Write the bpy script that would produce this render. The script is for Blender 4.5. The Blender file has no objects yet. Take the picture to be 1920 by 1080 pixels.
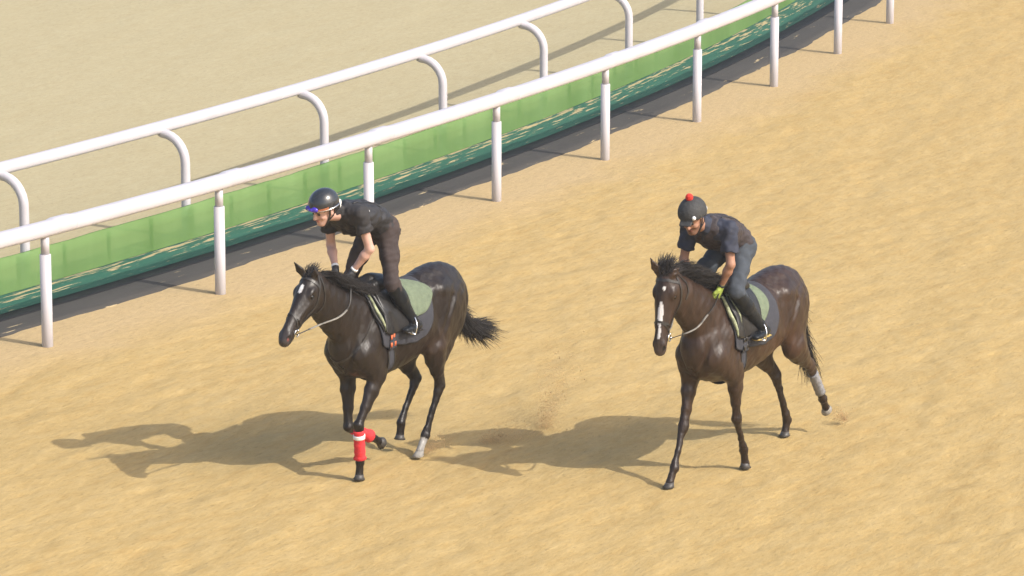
import bpy, math, random
import numpy as np
from mathutils import Vector

# ------------------------------------------------------------------ camera, sky, sun, exposure
scene = bpy.context.scene
col = scene.collection
CAM_H = 9.7
PITCH = math.radians(13.0)
FPX = 1790.0 / math.tan(PITCH)          # focal length in pixels of a 1920 px wide frame
cam_d = bpy.data.cameras.new('camera')
cam = bpy.data.objects.new('camera', cam_d)
col.objects.link(cam)
cam.location = (0, 0, CAM_H)
cam.rotation_euler = (math.radians(90) - PITCH, 0, 0)
cam_d.sensor_fit = 'HORIZONTAL'
cam_d.sensor_width = 36.0
cam_d.lens = FPX / 1920.0 * 36.0
cam_d.clip_start = 0.5
cam_d.clip_end = 5000
scene.camera = cam

SUN_EL = math.radians(42.0)
SUN_AZ = math.radians(-32.0)              # direction towards the sun, measured from +X
world = bpy.data.worlds.new('World')
scene.world = world
world.use_nodes = True
wn = world.node_tree
for n in list(wn.nodes): wn.nodes.remove(n)
sky = wn.nodes.new('ShaderNodeTexSky')
sky.sky_type = 'NISHITA'
sky.sun_disc = False
sky.sun_elevation = SUN_EL
sky.sun_rotation = math.pi / 2 - SUN_AZ
sky.dust_density = 4.0
sky.air_density = 1.0
bg = wn.nodes.new('ShaderNodeBackground')
bg.inputs['Strength'].default_value = 0.15
wo = wn.nodes.new('ShaderNodeOutputWorld')
wn.links.new(sky.outputs[0], bg.inputs[0])
wn.links.new(bg.outputs[0], wo.inputs[0])
sd = bpy.data.lights.new('sun', 'SUN')
sd.energy = 2.7
sd.angle = math.radians(0.5)
sd.color = (1.0, 0.95, 0.87)
sun = bpy.data.objects.new('sun', sd)
col.objects.link(sun)
sv = Vector((math.cos(SUN_EL) * math.cos(SUN_AZ), math.cos(SUN_EL) * math.sin(SUN_AZ), math.sin(SUN_EL)))
sun.rotation_euler = sv.to_track_quat('Z', 'Y').to_euler()
sun.location = (20, 30, 30)
scene.view_settings.view_transform = 'Standard'
scene.view_settings.look = 'None'
scene.view_settings.gamma = 1
scene.view_settings.exposure = 0.71

rnd = random.Random(7)
nrs = np.random.RandomState(5)

# ------------------------------------------------------------------ materials
def new_mat(name):
    m = bpy.data.materials.new(name)
    m.use_nodes = True
    nt = m.node_tree
    for n in list(nt.nodes): nt.nodes.remove(n)
    out = nt.nodes.new('ShaderNodeOutputMaterial')
    b = nt.nodes.new('ShaderNodeBsdfPrincipled')
    nt.links.new(b.outputs[0], out.inputs[0])
    return m, nt, b, out

def N(nt, t, **k):
    n = nt.nodes.new(t)
    for a, v in k.items():
        if a in n.inputs: n.inputs[a].default_value = v
        else: setattr(n, a, v)
    return n

def simple(name, c, rough=0.6, metal=0.0, var=0.25, scale=30.0, bump=0.0, bscale=60.0, attr=False, spec=0.5, sheen=0.0, coat=0.0, stretch=(1, 1, 1)):
    m, nt, b, out = new_mat(name)
    L = nt.links.new
    tc = N(nt, 'ShaderNodeTexCoord')
    mp = N(nt, 'ShaderNodeMapping'); mp.inputs['Scale'].default_value = stretch
    L(tc.outputs['Object'], mp.inputs[0])
    no = N(nt, 'ShaderNodeTexNoise', Scale=scale, Detail=4.0)
    L(mp.outputs[0], no.inputs['Vector'])
    mr = N(nt, 'ShaderNodeMapRange'); mr.inputs[1].default_value = .3; mr.inputs[2].default_value = .7
    mr.inputs[3].default_value = 1 - var; mr.inputs[4].default_value = 1 + var
    L(no.outputs['Fac'], mr.inputs[0])
    vm = N(nt, 'ShaderNodeVectorMath', operation='SCALE')
    if attr:
        at = N(nt, 'ShaderNodeAttribute', attribute_name='Col')
        L(at.outputs['Color'], vm.inputs[0])
    else:
        vm.inputs[0].default_value = c
    L(mr.outputs[0], vm.inputs['Scale'])
    L(vm.outputs[0], b.inputs['Base Color'])
    b.inputs['Roughness'].default_value = rough
    b.inputs['Metallic'].default_value = metal
    b.inputs['Specular IOR Level'].default_value = spec
    if sheen:
        b.inputs['Sheen Weight'].default_value = sheen
        b.inputs['Sheen Roughness'].default_value = 0.4
    if coat:
        b.inputs['Coat Weight'].default_value = coat
        b.inputs['Coat Roughness'].default_value = 0.25
    if bump:
        nb = N(nt, 'ShaderNodeTexNoise', Scale=bscale, Detail=3.0)
        L(mp.outputs[0], nb.inputs['Vector'])
        bp = N(nt, 'ShaderNodeBump', Strength=bump, Distance=0.01)
        L(nb.outputs['Fac'], bp.inputs['Height'])
        L(bp.outputs[0], b.inputs['Normal'])
    return m

M = {}
M['coat'] = simple('horse_coat', None, rough=0.42, var=0.30, scale=11, bump=0.5, bscale=24, attr=True, spec=0.38, stretch=(1.3, 1.3, .45))
M['hair'] = simple('horse_hair', (.016, .012, .010), rough=0.5, var=.3, spec=.4)
M['eye'] = simple('eye_gloss', (.006, .005, .004), rough=0.08, var=0)
M['skin'] = simple('skin', None, rough=0.55, var=.06, scale=20, attr=True, spec=.35)
M['black_shirt'] = simple('black_cloth', (.020, .018, .019), rough=.8, var=.25, scale=15, bump=.9, bscale=16, stretch=(.5, 1.5, 1))
M['black_vest'] = simple('black_vest', (.016, .015, .017), rough=.6, var=.25, scale=15, bump=.8, bscale=22, stretch=(.5, 1.6, 1))
M['brown_trouser'] = simple('brown_cloth', (.036, .024, .022), rough=.85, var=.15, scale=12, bump=.5, bscale=14, stretch=(1.4, 1, .4))
M['navy_shirt'] = simple('navy_cloth', (.022, .026, .044), rough=.8, var=.12, scale=12, bump=.5, bscale=14)
M['brown_vest'] = simple('brown_vest', (.036, .027, .029), rough=.7, var=.3, scale=18, bump=.8, bscale=26)
M['grey_trouser'] = simple('grey_denim', (.036, .044, .056), rough=.85, var=.2, scale=14, bump=.6, bscale=16, stretch=(1.4, 1, .4))
M['boot'] = simple('boot_leather', (.010, .012, .015), rough=.34, var=.3, scale=18, bump=.7, bscale=22, spec=.25)
M['leather'] = simple('black_leather', (.014, .013, .013), rough=.4, var=.3, scale=25, bump=.3, bscale=30)
M['strap'] = simple('strap_leather', (.024, .021, .018), rough=.42, var=.4, scale=30)
M['rubber_rein'] = simple('rubber_rein', (.16, .15, .13), rough=.6, var=.5, scale=22)
M['cloth_dark'] = simple('charcoal_cloth', (.034, .035, .044), rough=.9, var=.15, scale=25, bump=.3, bscale=50)
M['pad_green'] = simple('sage_pad', (.125, .155, .100), rough=.95, var=.14, scale=22, bump=.6, bscale=60)
M['pad_trim'] = simple('sage_trim', (.26, .28, .17), rough=.9, var=.5, scale=22, bump=.5)
M['helmet'] = simple('helmet_shell', (.020, .022, .025), rough=.22, var=.08, coat=.4)
M['helmet2'] = simple('helmet_cover', (.030, .030, .030), rough=.75, var=.25, scale=40, bump=.6, bscale=40)
M['steel'] = simple('polished_steel', (.75, .75, .74), rough=.18, metal=1.0, var=.05)
M['white'] = simple('white_patch', (.75, .74, .72), rough=.6, var=.05)
M['white_paint'] = simple('white_rail_paint', (.47, .450, .475), rough=.42, var=.05, scale=2.5, spec=.4)
M['red_band'] = simple('red_bandage', (.62, .028, .035), rough=.85, var=.18, scale=30, bump=.5)
M['grey_band'] = simple('grey_bandage', (.19, .19, .20), rough=.8, var=.2, scale=30, bump=.5)
M['yellow_glove'] = simple('yellow_glove', (.25, .32, .05), rough=.75, var=.15, scale=30)
M['black_glove'] = simple('black_glove', (.018, .018, .02), rough=.7, var=.2)
M['orange'] = simple('orange_elastic', (.55, .12, .04), rough=.7, var=.15)
M['pom'] = simple('red_pompom', (.55, .03, .02), rough=.95, var=.3, scale=80, bump=.8)
M['lens'] = simple('blue_lens', (.05, .025, .38), rough=.12, var=.3, scale=30, coat=.5)
M['tan'] = simple('goggle_strap', (.35, .12, .05), rough=.7)
M['hoof_pale'] = simple('pale_hoof_horn', (.24, .225, .20), rough=.6, var=.3, scale=30)
M['hoof'] = simple('hoof_horn', (.045, .040, .035), rough=.5, var=.3, scale=30)
M['stake'] = simple('green_stake', (.05, .16, .05), rough=.8)
M['brass'] = simple('worn_yellow_sole', (.35, .25, .07), rough=.6, var=.4)
M['dust'] = simple('flying_sand', (.56, .37, .18), rough=1, var=.2)

# ------------------------------------------------------------------ object helpers
def tag(o, label=None, cat=None, group=None, kind=None):
    if label: o['label'] = label
    if cat: o['category'] = cat
    if group: o['group'] = group
    if kind: o['kind'] = kind
    return o

def thing(name, label, cat, loc=(0, 0, 0), rz=0, group=None):
    o = bpy.data.objects.new(name, None)
    o.empty_display_size = 0.2
    col.objects.link(o)
    o.location = loc
    o.rotation_euler = (0, 0, rz)
    return tag(o, label, cat, group)

def mesh_obj(name, verts, faces, mat, parent=None, smooth=True, colors=None, uvs=None):
    me = bpy.data.meshes.new(name)
    verts = np.asarray(verts, dtype=np.float32)
    if isinstance(faces, np.ndarray) and len(faces):
        k = faces.shape[1]
        me.vertices.add(len(verts)); me.vertices.foreach_set('co', verts.ravel())
        me.loops.add(faces.size); me.loops.foreach_set('vertex_index', faces.astype(np.int32).ravel())
        me.polygons.add(len(faces)); me.polygons.foreach_set('loop_start', np.arange(0, faces.size, k, dtype=np.int32))
        me.update(calc_edges=True); me.validate()
    else:
        me.from_pydata([tuple(map(float, v)) for v in verts], [], [tuple(map(int, f)) for f in faces])
        me.update()
    if smooth and len(me.polygons):
        me.polygons.foreach_set('use_smooth', np.ones(len(me.polygons), dtype=bool))
    if colors is not None:
        ca = me.color_attributes.new('Col', 'FLOAT_COLOR', 'POINT')
        cc = np.ones((len(verts), 4), dtype=np.float32); cc[:, :3] = colors
        ca.data.foreach_set('color', cc.ravel())
    if uvs is not None:
        uv = me.uv_layers.new(name='UVMap')
        li = np.empty(len(me.loops), dtype=np.int32); me.loops.foreach_get('vertex_index', li)
        uv.data.foreach_set('uv', np.asarray(uvs, dtype=np.float32)[li].ravel())
    me.materials.append(M[mat] if isinstance(mat, str) else mat)
    o = bpy.data.objects.new(name, me)
    col.objects.link(o)
    if parent is not None: o.parent = parent
    return o

class MB:                                   # collects simple pieces into one mesh
    def __init__(s): s.v = []; s.f = []
    def add(s, v, f):
        b = len(s.v); s.v += [tuple(map(float, p)) for p in v]; s.f += [tuple(int(i) + b for i in q) for q in f]
    def tube(s, pts, r, n=8, cap=True, flat=None, up=(0, 0, 1)):
        pts = [np.array(p, float) for p in pts]
        rs = r if hasattr(r, '__len__') else [r] * len(pts)
        V = []; F = []
        prev = None
        for i, p in enumerate(pts):
            t = pts[min(i + 1, len(pts) - 1)] - pts[max(i - 1, 0)]
            t /= np.linalg.norm(t) + 1e-9
            if prev is None:
                u = np.array(up, float)
                if abs(u @ t) > .95: u = np.array((1., 0, 0))
            else: u = prev
            u = u - t * (u @ t); u /= np.linalg.norm(u) + 1e-9; prev = u
            w = np.cross(t, u)
            for k in range(n):
                a = 2 * math.pi * k / n
                V.append(p + rs[i] * (math.cos(a) * u * (flat or 1) + math.sin(a) * w))
        for i in range(len(pts) - 1):
            for k in range(n):
                F.append((i * n + k, i * n + (k + 1) % n, (i + 1) * n + (k + 1) % n, (i + 1) * n + k))
        if cap: F += [tuple(range(n))[::-1], tuple((len(pts) - 1) * n + k for k in range(n))]
        s.add(V, F)
    def ball(s, c, r, n=12, m=8, sc=(1, 1, 1)):
        V = []; F = []
        for i in range(m + 1):
            a = math.pi * i / m
            for k in range(n):
                b = 2 * math.pi * k / n
                V.append((c[0] + r * sc[0] * math.sin(a) * math.cos(b), c[1] + r * sc[1] * math.sin(a) * math.sin(b), c[2] + r * sc[2] * math.cos(a)))
        for i in range(m):
            for k in range(n):
                F.append((i * n + k, (i + 1) * n + k, (i + 1) * n + (k + 1) % n, i * n + (k + 1) % n))
        s.add(V, F)
    def ribbon(s, pts, nrm, w, t=.003):     # flat strap lying on a surface: points, outward normals
        pts = [np.array(p, float) for p in pts]; V = []; F = []
        for i, p in enumerate(pts):
            tg = pts[min(i + 1, len(pts) - 1)] - pts[max(i - 1, 0)]; tg /= np.linalg.norm(tg) + 1e-9
            nn = np.array(nrm[i], float); sd_ = np.cross(tg, nn); sd_ /= np.linalg.norm(sd_) + 1e-9
            for a, b in ((-1, 0), (1, 0), (1, 1), (-1, 1)):
                V.append(p + sd_ * a * w / 2 + nn * b * t)
        for i in range(len(pts) - 1):
            for k in range(4):
                F.append((i * 4 + k, i * 4 + (k + 1) % 4, (i + 1) * 4 + (k + 1) % 4, (i + 1) * 4 + k))
        F += [(3, 2, 1, 0), tuple((len(pts) - 1) * 4 + k for k in range(4))]
        s.add(V, F)
    def build(s, name, mat, parent=None, smooth=True):
        return mesh_obj(name, s.v, s.f, mat, parent, smooth)

def spline(pts, n):                         # Catmull-Rom through rows of numbers
    P = np.array(pts, float); P = np.vstack([2 * P[0] - P[1], P, 2 * P[-1] - P[-2]])
    out = []
    for i in range(1, len(P) - 2):
        for k in range(n):
            t = k / n
            out.append(.5 * ((2 * P[i]) + (-P[i - 1] + P[i + 1]) * t + (2 * P[i - 1] - 5 * P[i] + 4 * P[i + 1] - P[i + 2]) * t * t + (-P[i - 1] + 3 * P[i] - 3 * P[i + 1] + P[i + 2]) * t ** 3))
    out.append(P[-2]); return np.array(out)

# ------------------------------------------------------------------ smooth-union volume modeller
class Vol:
    def __init__(s, lo, hi, h):
        s.lo = np.array(lo, np.float32); s.h = h
        s.n = np.ceil((np.array(hi) - s.lo) / h).astype(int) + 1
        s.d = np.full(s.n, 0.5, np.float32)
    def box(s, lo, hi, pad):
        a = np.clip(np.floor((np.array(lo) - pad - s.lo) / s.h).astype(int), 0, s.n)
        b = np.clip(np.ceil((np.array(hi) + pad - s.lo) / s.h).astype(int) + 1, 0, s.n)
        sl = tuple(slice(x, y) for x, y in zip(a, b))
        ax = [s.lo[i] + s.h * np.arange(a[i], b[i], dtype=np.float32) for i in range(3)]
        return sl, ax[0][:, None, None], ax[1][None, :, None], ax[2][None, None, :]
    def put(s, sl, d, k, mode='+'):
        A = s.d[sl]
        if A.size == 0: return
        if mode == '+':
            if k > 0:
                h = np.maximum(k - np.abs(A - d), 0) / k
                s.d[sl] = np.minimum(A, d) - h * h * k * .25
            else: s.d[sl] = np.minimum(A, d)
        else:
            d = -d
            h = np.maximum(k - np.abs(A - d), 0) / k if k > 0 else 0
            s.d[sl] = np.maximum(A, d) + h * h * k * .25
    def cone(s, a, b, ra, rb, k=.03, mode='+'):
        s.econe(a, b, (ra, ra), (rb, rb), (0, 1, 0), k, mode)
    def econe(s, a, b, wa, wb, lat=(0, 1, 0), k=.03, mode='+'):
        # elliptical rounded cone; w = (half size along lat, half size across)
        a = np.array(a, np.float32); b = np.array(b, np.float32)
        R = max(*wa, *wb)
        sl, X, Y, Z = s.box(np.minimum(a, b), np.maximum(a, b), R + k + 3 * s.h)
        u = b - a; L = float(np.linalg.norm(u)) + 1e-6; u = u / L
        lat = np.array(lat, np.float32); lat = lat - u * (lat @ u); lat /= np.linalg.norm(lat) + 1e-9
        nn = np.cross(u, lat)
        qx, qy, qz = X - a[0], Y - a[1], Z - a[2]
        t = np.clip((qx * u[0] + qy * u[1] + qz * u[2]) / L, 0, 1)
        qx = qx - t * u[0] * L; qy = qy - t * u[1] * L; qz = qz - t * u[2] * L
        w = wa[0] + (wb[0] - wa[0]) * t; h = wa[1] + (wb[1] - wa[1]) * t
        ql = qx * lat[0] + qy * lat[1] + qz * lat[2]
        qn = qx * nn[0] + qy * nn[1] + qz * nn[2]
        qu = qx * u[0] + qy * u[1] + qz * u[2]
        m = np.minimum(w, h)
        e = np.sqrt((ql / w) ** 2 + (qn / h) ** 2 + (qu / m) ** 2) + 1e-6
        g = np.sqrt((ql / w ** 2) ** 2 + (qn / h ** 2) ** 2 + (qu / m ** 2) ** 2) + 1e-6
        d = e * (e - 1) / g
        s.put(sl, d.astype(np.float32), k, mode)
    def ell(s, c, r, k=.03, mode='+', u=None, v=None):
        # ellipsoid with radii r along u, v, u x v
        c = np.array(c, np.float32); R = max(r)
        sl, X, Y, Z = s.box(c, c, R + k + 3 * s.h)
        u = np.array(u if u is not None else (1, 0, 0), np.float32); u /= np.linalg.norm(u)
        v = np.array(v if v is not None else (0, 1, 0), np.float32); v = v - u * (u @ v); v /= np.linalg.norm(v)
        w = np.cross(u, v)
        X = X - c[0]; Y = Y - c[1]; Z = Z - c[2]
        a = X * u[0] + Y * u[1] + Z * u[2]; b = X * v[0] + Y * v[1] + Z * v[2]; g = X * w[0] + Y * w[1] + Z * w[2]
        e = np.sqrt((a / r[0]) ** 2 + (b / r[1]) ** 2 + (g / r[2]) ** 2) + 1e-6
        gr = np.sqrt((a / r[0] ** 2) ** 2 + (b / r[1] ** 2) ** 2 + (g / r[2] ** 2) ** 2) + 1e-6
        s.put(sl, (e * (e - 1) / gr).astype(np.float32), k, mode)
    def chain(s, st, n=5, lat=(0, 1, 0), k=.02, k0=None):
        # stations: x, y, z, half lateral, half across; splined and joined
        P = spline(st, n)
        for i in range(len(P) - 1):
            s.econe(P[i][:3], P[i + 1][:3], P[i][3:5], P[i + 1][3:5], lat, (k0 if (k0 and i in (0, len(P) - 2)) else k))
    def wrinkle(s, amp, f, seed, st=(1, 1, 1)):
        rs = np.random.RandomState(seed); ax = [s.lo[i] + s.h * np.arange(s.n[i], dtype=np.float32) for i in range(3)]
        X, Y, Z = ax[0][:, None, None] * st[0], ax[1][None, :, None] * st[1], ax[2][None, None, :] * st[2]
        w = 0
        for k in range(3):
            d = rs.normal(0, 1, 3); d = d / np.linalg.norm(d) * f * .4; w = w + np.sin(X * d[0] + Y * d[1] + Z * d[2] + rs.uniform(0, 6.28)).astype(np.float32)
        for k in range(4):
            d = rs.normal(0, 1, 3); d = d / np.linalg.norm(d) * f * rs.uniform(.6, 1.6)
            s.d += np.float32(amp / 2.2) * np.sin(X * d[0] + Y * d[1] + Z * d[2] + w * np.float32(.9) + rs.uniform(0, 6.28)).astype(np.float32)
    def merge(s, other, k):                 # union with a volume of the same grid
        s.put(tuple(slice(0, n) for n in s.n), other.d, k)
    def clone(s):
        o = Vol.__new__(Vol); o.lo = s.lo; o.h = s.h; o.n = s.n; o.d = np.full(s.n, .5, np.float32); return o
    def sample(s, P):
        P = (np.atleast_2d(P) - s.lo) / s.h
        i = np.clip(np.floor(P).astype(int), 0, s.n - 2); f = np.clip(P - i, 0, 1)
        r = 0
        for dx in (0, 1):
            for dy in (0, 1):
                for dz in (0, 1):
                    w = (f[:, 0] if dx else 1 - f[:, 0]) * (f[:, 1] if dy else 1 - f[:, 1]) * (f[:, 2] if dz else 1 - f[:, 2])
                    r = r + w * s.d[i[:, 0] + dx, i[:, 1] + dy, i[:, 2] + dz]
        return r
    def normal(s, p):
        p = np.array(p, float); e = s.h * 1.5; g = []
        for k in range(3):
            q = np.zeros(3); q[k] = e
            g.append(float(s.sample(p + q)[0] - s.sample(p - q)[0]))
        g = np.array(g); return g / (np.linalg.norm(g) + 1e-9)
    def hit(s, o, d, off=0.0, tmax=.6):     # last surface crossing going out from o along d
        o = np.array(o, float); d = np.array(d, float); d /= np.linalg.norm(d)
        T = np.linspace(0, tmax, 160)
        v = s.sample(o + T[:, None] * d)
        neg = np.where(v <= 0)[0]
        if len(neg) == 0: return o
        i = neg[0]
        out = np.where(v[i:] > 0)[0]
        i = i + out[0] if len(out) else len(T) - 1
        t = T[i - 1] + (T[i] - T[i - 1]) * (-v[i - 1]) / (v[i] - v[i - 1] + 1e-9)
        return o + d * (t + off)
    def mesh(s):
        d = s.d; sg = d < 0
        nx, ny, nz = d.shape
        c = sg[:-1, :-1, :-1].astype(np.uint8)
        tot = c.copy()
        for dx in (0, 1):
            for dy in (0, 1):
                for dz in (0, 1):
                    if dx + dy + dz: tot += sg[dx:nx - 1 + dx, dy:ny - 1 + dy, dz:nz - 1 + dz]
        I = np.argwhere((tot > 0) & (tot < 8))
        idx = np.full((nx - 1, ny - 1, nz - 1), -1, np.int32); idx[I[:, 0], I[:, 1], I[:, 2]] = np.arange(len(I))
        cor = [(0, 0, 0), (1, 0, 0), (0, 1, 0), (1, 1, 0), (0, 0, 1), (1, 0, 1), (0, 1, 1), (1, 1, 1)]
        val = [d[I[:, 0] + a, I[:, 1] + b, I[:, 2] + e] for a, b, e in cor]
        acc = np.zeros((len(I), 3)); cnt = np.zeros(len(I))
        for a in range(8):
            for b in range(a + 1, 8):
                if sum(abs(x - y) for x, y in zip(cor[a], cor[b])) != 1: continue
                m = (val[a] < 0) != (val[b] < 0)
                t = val[a] / (val[a] - val[b] + 1e-12)
                A = np.array(cor[a], float); B = np.array(cor[b], float)
                acc[m] += A + t[m, None] * (B - A); cnt[m] += 1
        V = (I + acc / cnt[:, None]) * s.h + s.lo
        Q = []
        for ax in range(3):
            sl0 = [slice(1, -1)] * 3; sl1 = [slice(1, -1)] * 3
            sl0[ax] = slice(0, -1); sl1[ax] = slice(1, None)
            A = sg[tuple(sl0)]; B = sg[tuple(sl1)]
            E = np.argwhere(A != B)
            off = np.ones(3, int); off[ax] = 0
            G = E + off
            o1, o2 = [k for k in range(3) if k != ax]
            def cell(p, q):
                H = G.copy(); H[:, o1] -= p; H[:, o2] -= q; return idx[H[:, 0], H[:, 1], H[:, 2]]
            q = np.stack([cell(0, 0), cell(1, 0), cell(1, 1), cell(0, 1)], 1)
            ins = A[E[:, 0], E[:, 1], E[:, 2]]
            flip = ins if ax != 1 else ~ins
            q[~flip] = q[~flip][:, ::-1]
            Q.append(q)
        Q = np.concatenate(Q); Q = Q[(Q >= 0).all(1)]
        return V, Q
    def build(s, name, mat, parent=None, colorf=None):
        V, Q = s.mesh()
        return mesh_obj(name, V, Q, mat, parent, True, colorf(V) if colorf else None)

def strands(name, roots, mat, parent, rs, width=.004, segs=5):
    # roots: (p0, direction, length, sag vector, curl); tapering three-sided hairs
    V = []; F = []
    for p, d, L, sag, curl in roots:
        p = np.array(p, float); d = np.array(d, float); d /= np.linalg.norm(d)
        sd_ = np.cross(d, (0, 0, 1)) + rs.normal(0, .2, 3); sd_ /= np.linalg.norm(sd_) + 1e-9
        up = np.cross(sd_, d)
        ph = rs.uniform(0, 6.28); b = len(V)
        for i in range(segs + 1):
            t = i / segs
            q = p + d * L * t + np.array(sag) * L * t * t + sd_ * curl * math.sin(ph + 4 * t) * t + up * curl * math.cos(ph + 3 * t) * t
            w = width * (1 - t) ** .6 * (1 if i else .8) + .0004
            for k in range(3):
                a = 2.094 * k + ph
                V.append(q + w * (math.cos(a) * sd_ + math.sin(a) * up))
        for i in range(segs):
            for k in range(3):
                F.append((b + i * 3 + k, b + i * 3 + (k + 1) % 3, b + (i + 1) * 3 + (k + 1) % 3, b + (i + 1) * 3 + k))
    return mesh_obj(name, V, np.array(F, dtype=np.int32), mat, parent, False)

# ------------------------------------------------------------------ the setting: ground and curved strips
CX, CY, RR = -69.64947811, 85.17795143, 79.53247381   # the track bends round this centre
SC = 1.0
def arc(deg, off, z=0.0):
    a = math.radians(deg)
    return ((CX + (RR + off) * math.cos(a)) * SC, (CY + (RR + off) * math.sin(a)) * SC, z)

def ground_mat():
    m, nt, b, out = new_mat('sand_surface')
    L = nt.links.new
    geo = N(nt, 'ShaderNodeNewGeometry')
    # distance from the bend's centre -> which side of the fence
    sub = N(nt, 'ShaderNodeVectorMath', operation='SUBTRACT'); sub.inputs[1].default_value = (CX * SC, CY * SC, 0)
    L(geo.outputs['Position'], sub.inputs[0])
    ln = N(nt, 'ShaderNodeVectorMath', operation='LENGTH'); L(sub.outputs[0], ln.inputs[0])
    wob = N(nt, 'ShaderNodeTexNoise', Scale=1.2, Detail=3.0); L(geo.outputs['Position'], wob.inputs['Vector'])
    ad = N(nt, 'ShaderNodeMath', operation='MULTIPLY_ADD'); ad.inputs[1].default_value = 1.0
    L(wob.outputs['Fac'], ad.inputs[0]); L(ln.outputs['Value'], ad.inputs[2])
    far = N(nt, 'ShaderNodeMapRange'); far.inputs[1].default_value = RR * SC + .5 - 1.6; far.inputs[2].default_value = RR * SC + .5 - 1.2
    L(ad.outputs[0], far.inputs[0])                      # 0 = far track, 1 = near side
    edge = N(nt, 'ShaderNodeMapRange'); edge.inputs[1].default_value = RR * SC + .5 + .1; edge.inputs[2].default_value = RR * SC + .5 + .9
    L(ad.outputs[0], edge.inputs[0])
    # stretched along the harrowing direction
    da = N(nt, 'ShaderNodeVectorMath', operation='DOT_PRODUCT'); da.inputs[1].default_value = (1.9, .42, 0)
    db = N(nt, 'ShaderNodeVectorMath', operation='DOT_PRODUCT'); db.inputs[1].default_value = (2.9, -2.15, 0)
    L(geo.outputs['Position'], da.inputs[0]); L(geo.outputs['Position'], db.inputs[0])
    mp = N(nt, 'ShaderNodeCombineXYZ'); L(da.outputs['Value'], mp.inputs[0]); L(db.outputs['Value'], mp.inputs[1])
    n1 = N(nt, 'ShaderNodeTexNoise', Scale=2.4, Detail=6.0, Roughness=.62); L(mp.outputs[0], n1.inputs['Vector'])
    n2 = N(nt, 'ShaderNodeTexNoise', Scale=.45, Detail=3.0); L(mp.outputs[0], n2.inputs['Vector'])
    n3 = N(nt, 'ShaderNodeTexNoise', Scale=7.0, Detail=4.0, Roughness=.65); L(mp.outputs[0], n3.inputs['Vector'])
    ramp = N(nt, 'ShaderNodeValToRGB')
    e = ramp.color_ramp.elements
    e[0].position = .30; e[0].color = (.358, .238, .090, 1)
    e[1].position = .66; e[1].color = (.408, .298, .134, 1)
    x = e.new(.46); x.color = (.386, .272, .111, 1)
    mx0 = N(nt, 'ShaderNodeMath', operation='MULTIPLY_ADD'); mx0.inputs[1].default_value = .28
    L(n2.outputs['Fac'], mx0.inputs[0])
    hf = N(nt, 'ShaderNodeMath', operation='MULTIPLY'); hf.inputs[1].default_value = .72; L(n1.outputs['Fac'], hf.inputs[0]); L(hf.outputs[0], mx0.inputs[2])
    L(mx0.outputs[0], ramp.inputs[0])
    pale = N(nt, 'ShaderNodeMix', data_type='RGBA'); pale.inputs['A'].default_value = (.400, .294, .152, 1)
    L(edge.outputs[0], pale.inputs['Factor']); L(ramp.outputs[0], pale.inputs['B'])
    r2 = N(nt, 'ShaderNodeValToRGB'); f = r2.color_ramp.elements
    f[0].position = .35; f[0].color = (.345, .290, .168, 1); f[1].position = .68; f[1].color = (.380, .330, .202, 1)
    L(mx0.outputs[0], r2.inputs[0])
    mix = N(nt, 'ShaderNodeMix', data_type='RGBA')
    L(far.outputs[0], mix.inputs['Factor']); L(r2.outputs[0], mix.inputs['A']); L(pale.outputs['Result'], mix.inputs['B'])
    # grain and darker damp clods
    cl = N(nt, 'ShaderNodeMapRange'); cl.inputs[1].default_value = .30; cl.inputs[2].default_value = .72; cl.inputs[3].default_value = 1.06; cl.inputs[4].default_value = .90
    L(n3.outputs['Fac'], cl.inputs[0])
    sc = N(nt, 'ShaderNodeVectorMath', operation='SCALE'); L(mix.outputs['Result'], sc.inputs[0]); L(cl.outputs[0], sc.inputs['Scale'])
    n4 = N(nt, 'ShaderNodeTexNoise', Scale=8.5, Detail=3.0, Roughness=.5); L(mp.outputs[0], n4.inputs['Vector'])
    fk = N(nt, 'ShaderNodeMapRange'); fk.inputs[1].default_value = .60; fk.inputs[2].default_value = .70; fk.inputs[3].default_value = 1.0; fk.inputs[4].default_value = .80
    L(n4.outputs['Fac'], fk.inputs[0])
    sc2 = N(nt, 'ShaderNodeVectorMath', operation='SCALE'); L(sc.outputs[0], sc2.inputs[0]); L(fk.outputs[0], sc2.inputs['Scale'])
    L(sc2.outputs[0], b.inputs['Base Color'])
    b.inputs['Roughness'].default_value = .95; b.inputs['Specular IOR Level'].default_value = .15
    hs = N(nt, 'ShaderNodeMath', operation='MULTIPLY_ADD'); hs.inputs[1].default_value = .35
    L(n3.outputs['Fac'], hs.inputs[0]); L(n1.outputs['Fac'], hs.inputs[2])
    st = N(nt, 'ShaderNodeMapRange'); st.inputs[3].default_value = .08; st.inputs[4].default_value = .20; L(far.outputs[0], st.inputs[0])
    bp = N(nt, 'ShaderNodeBump', Distance=.10); L(st.outputs[0], bp.inputs['Strength']); L(hs.outputs[0], bp.inputs['Height']); L(bp.outputs[0], b.inputs['Normal'])
    return m
GM = ground_mat()

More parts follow.
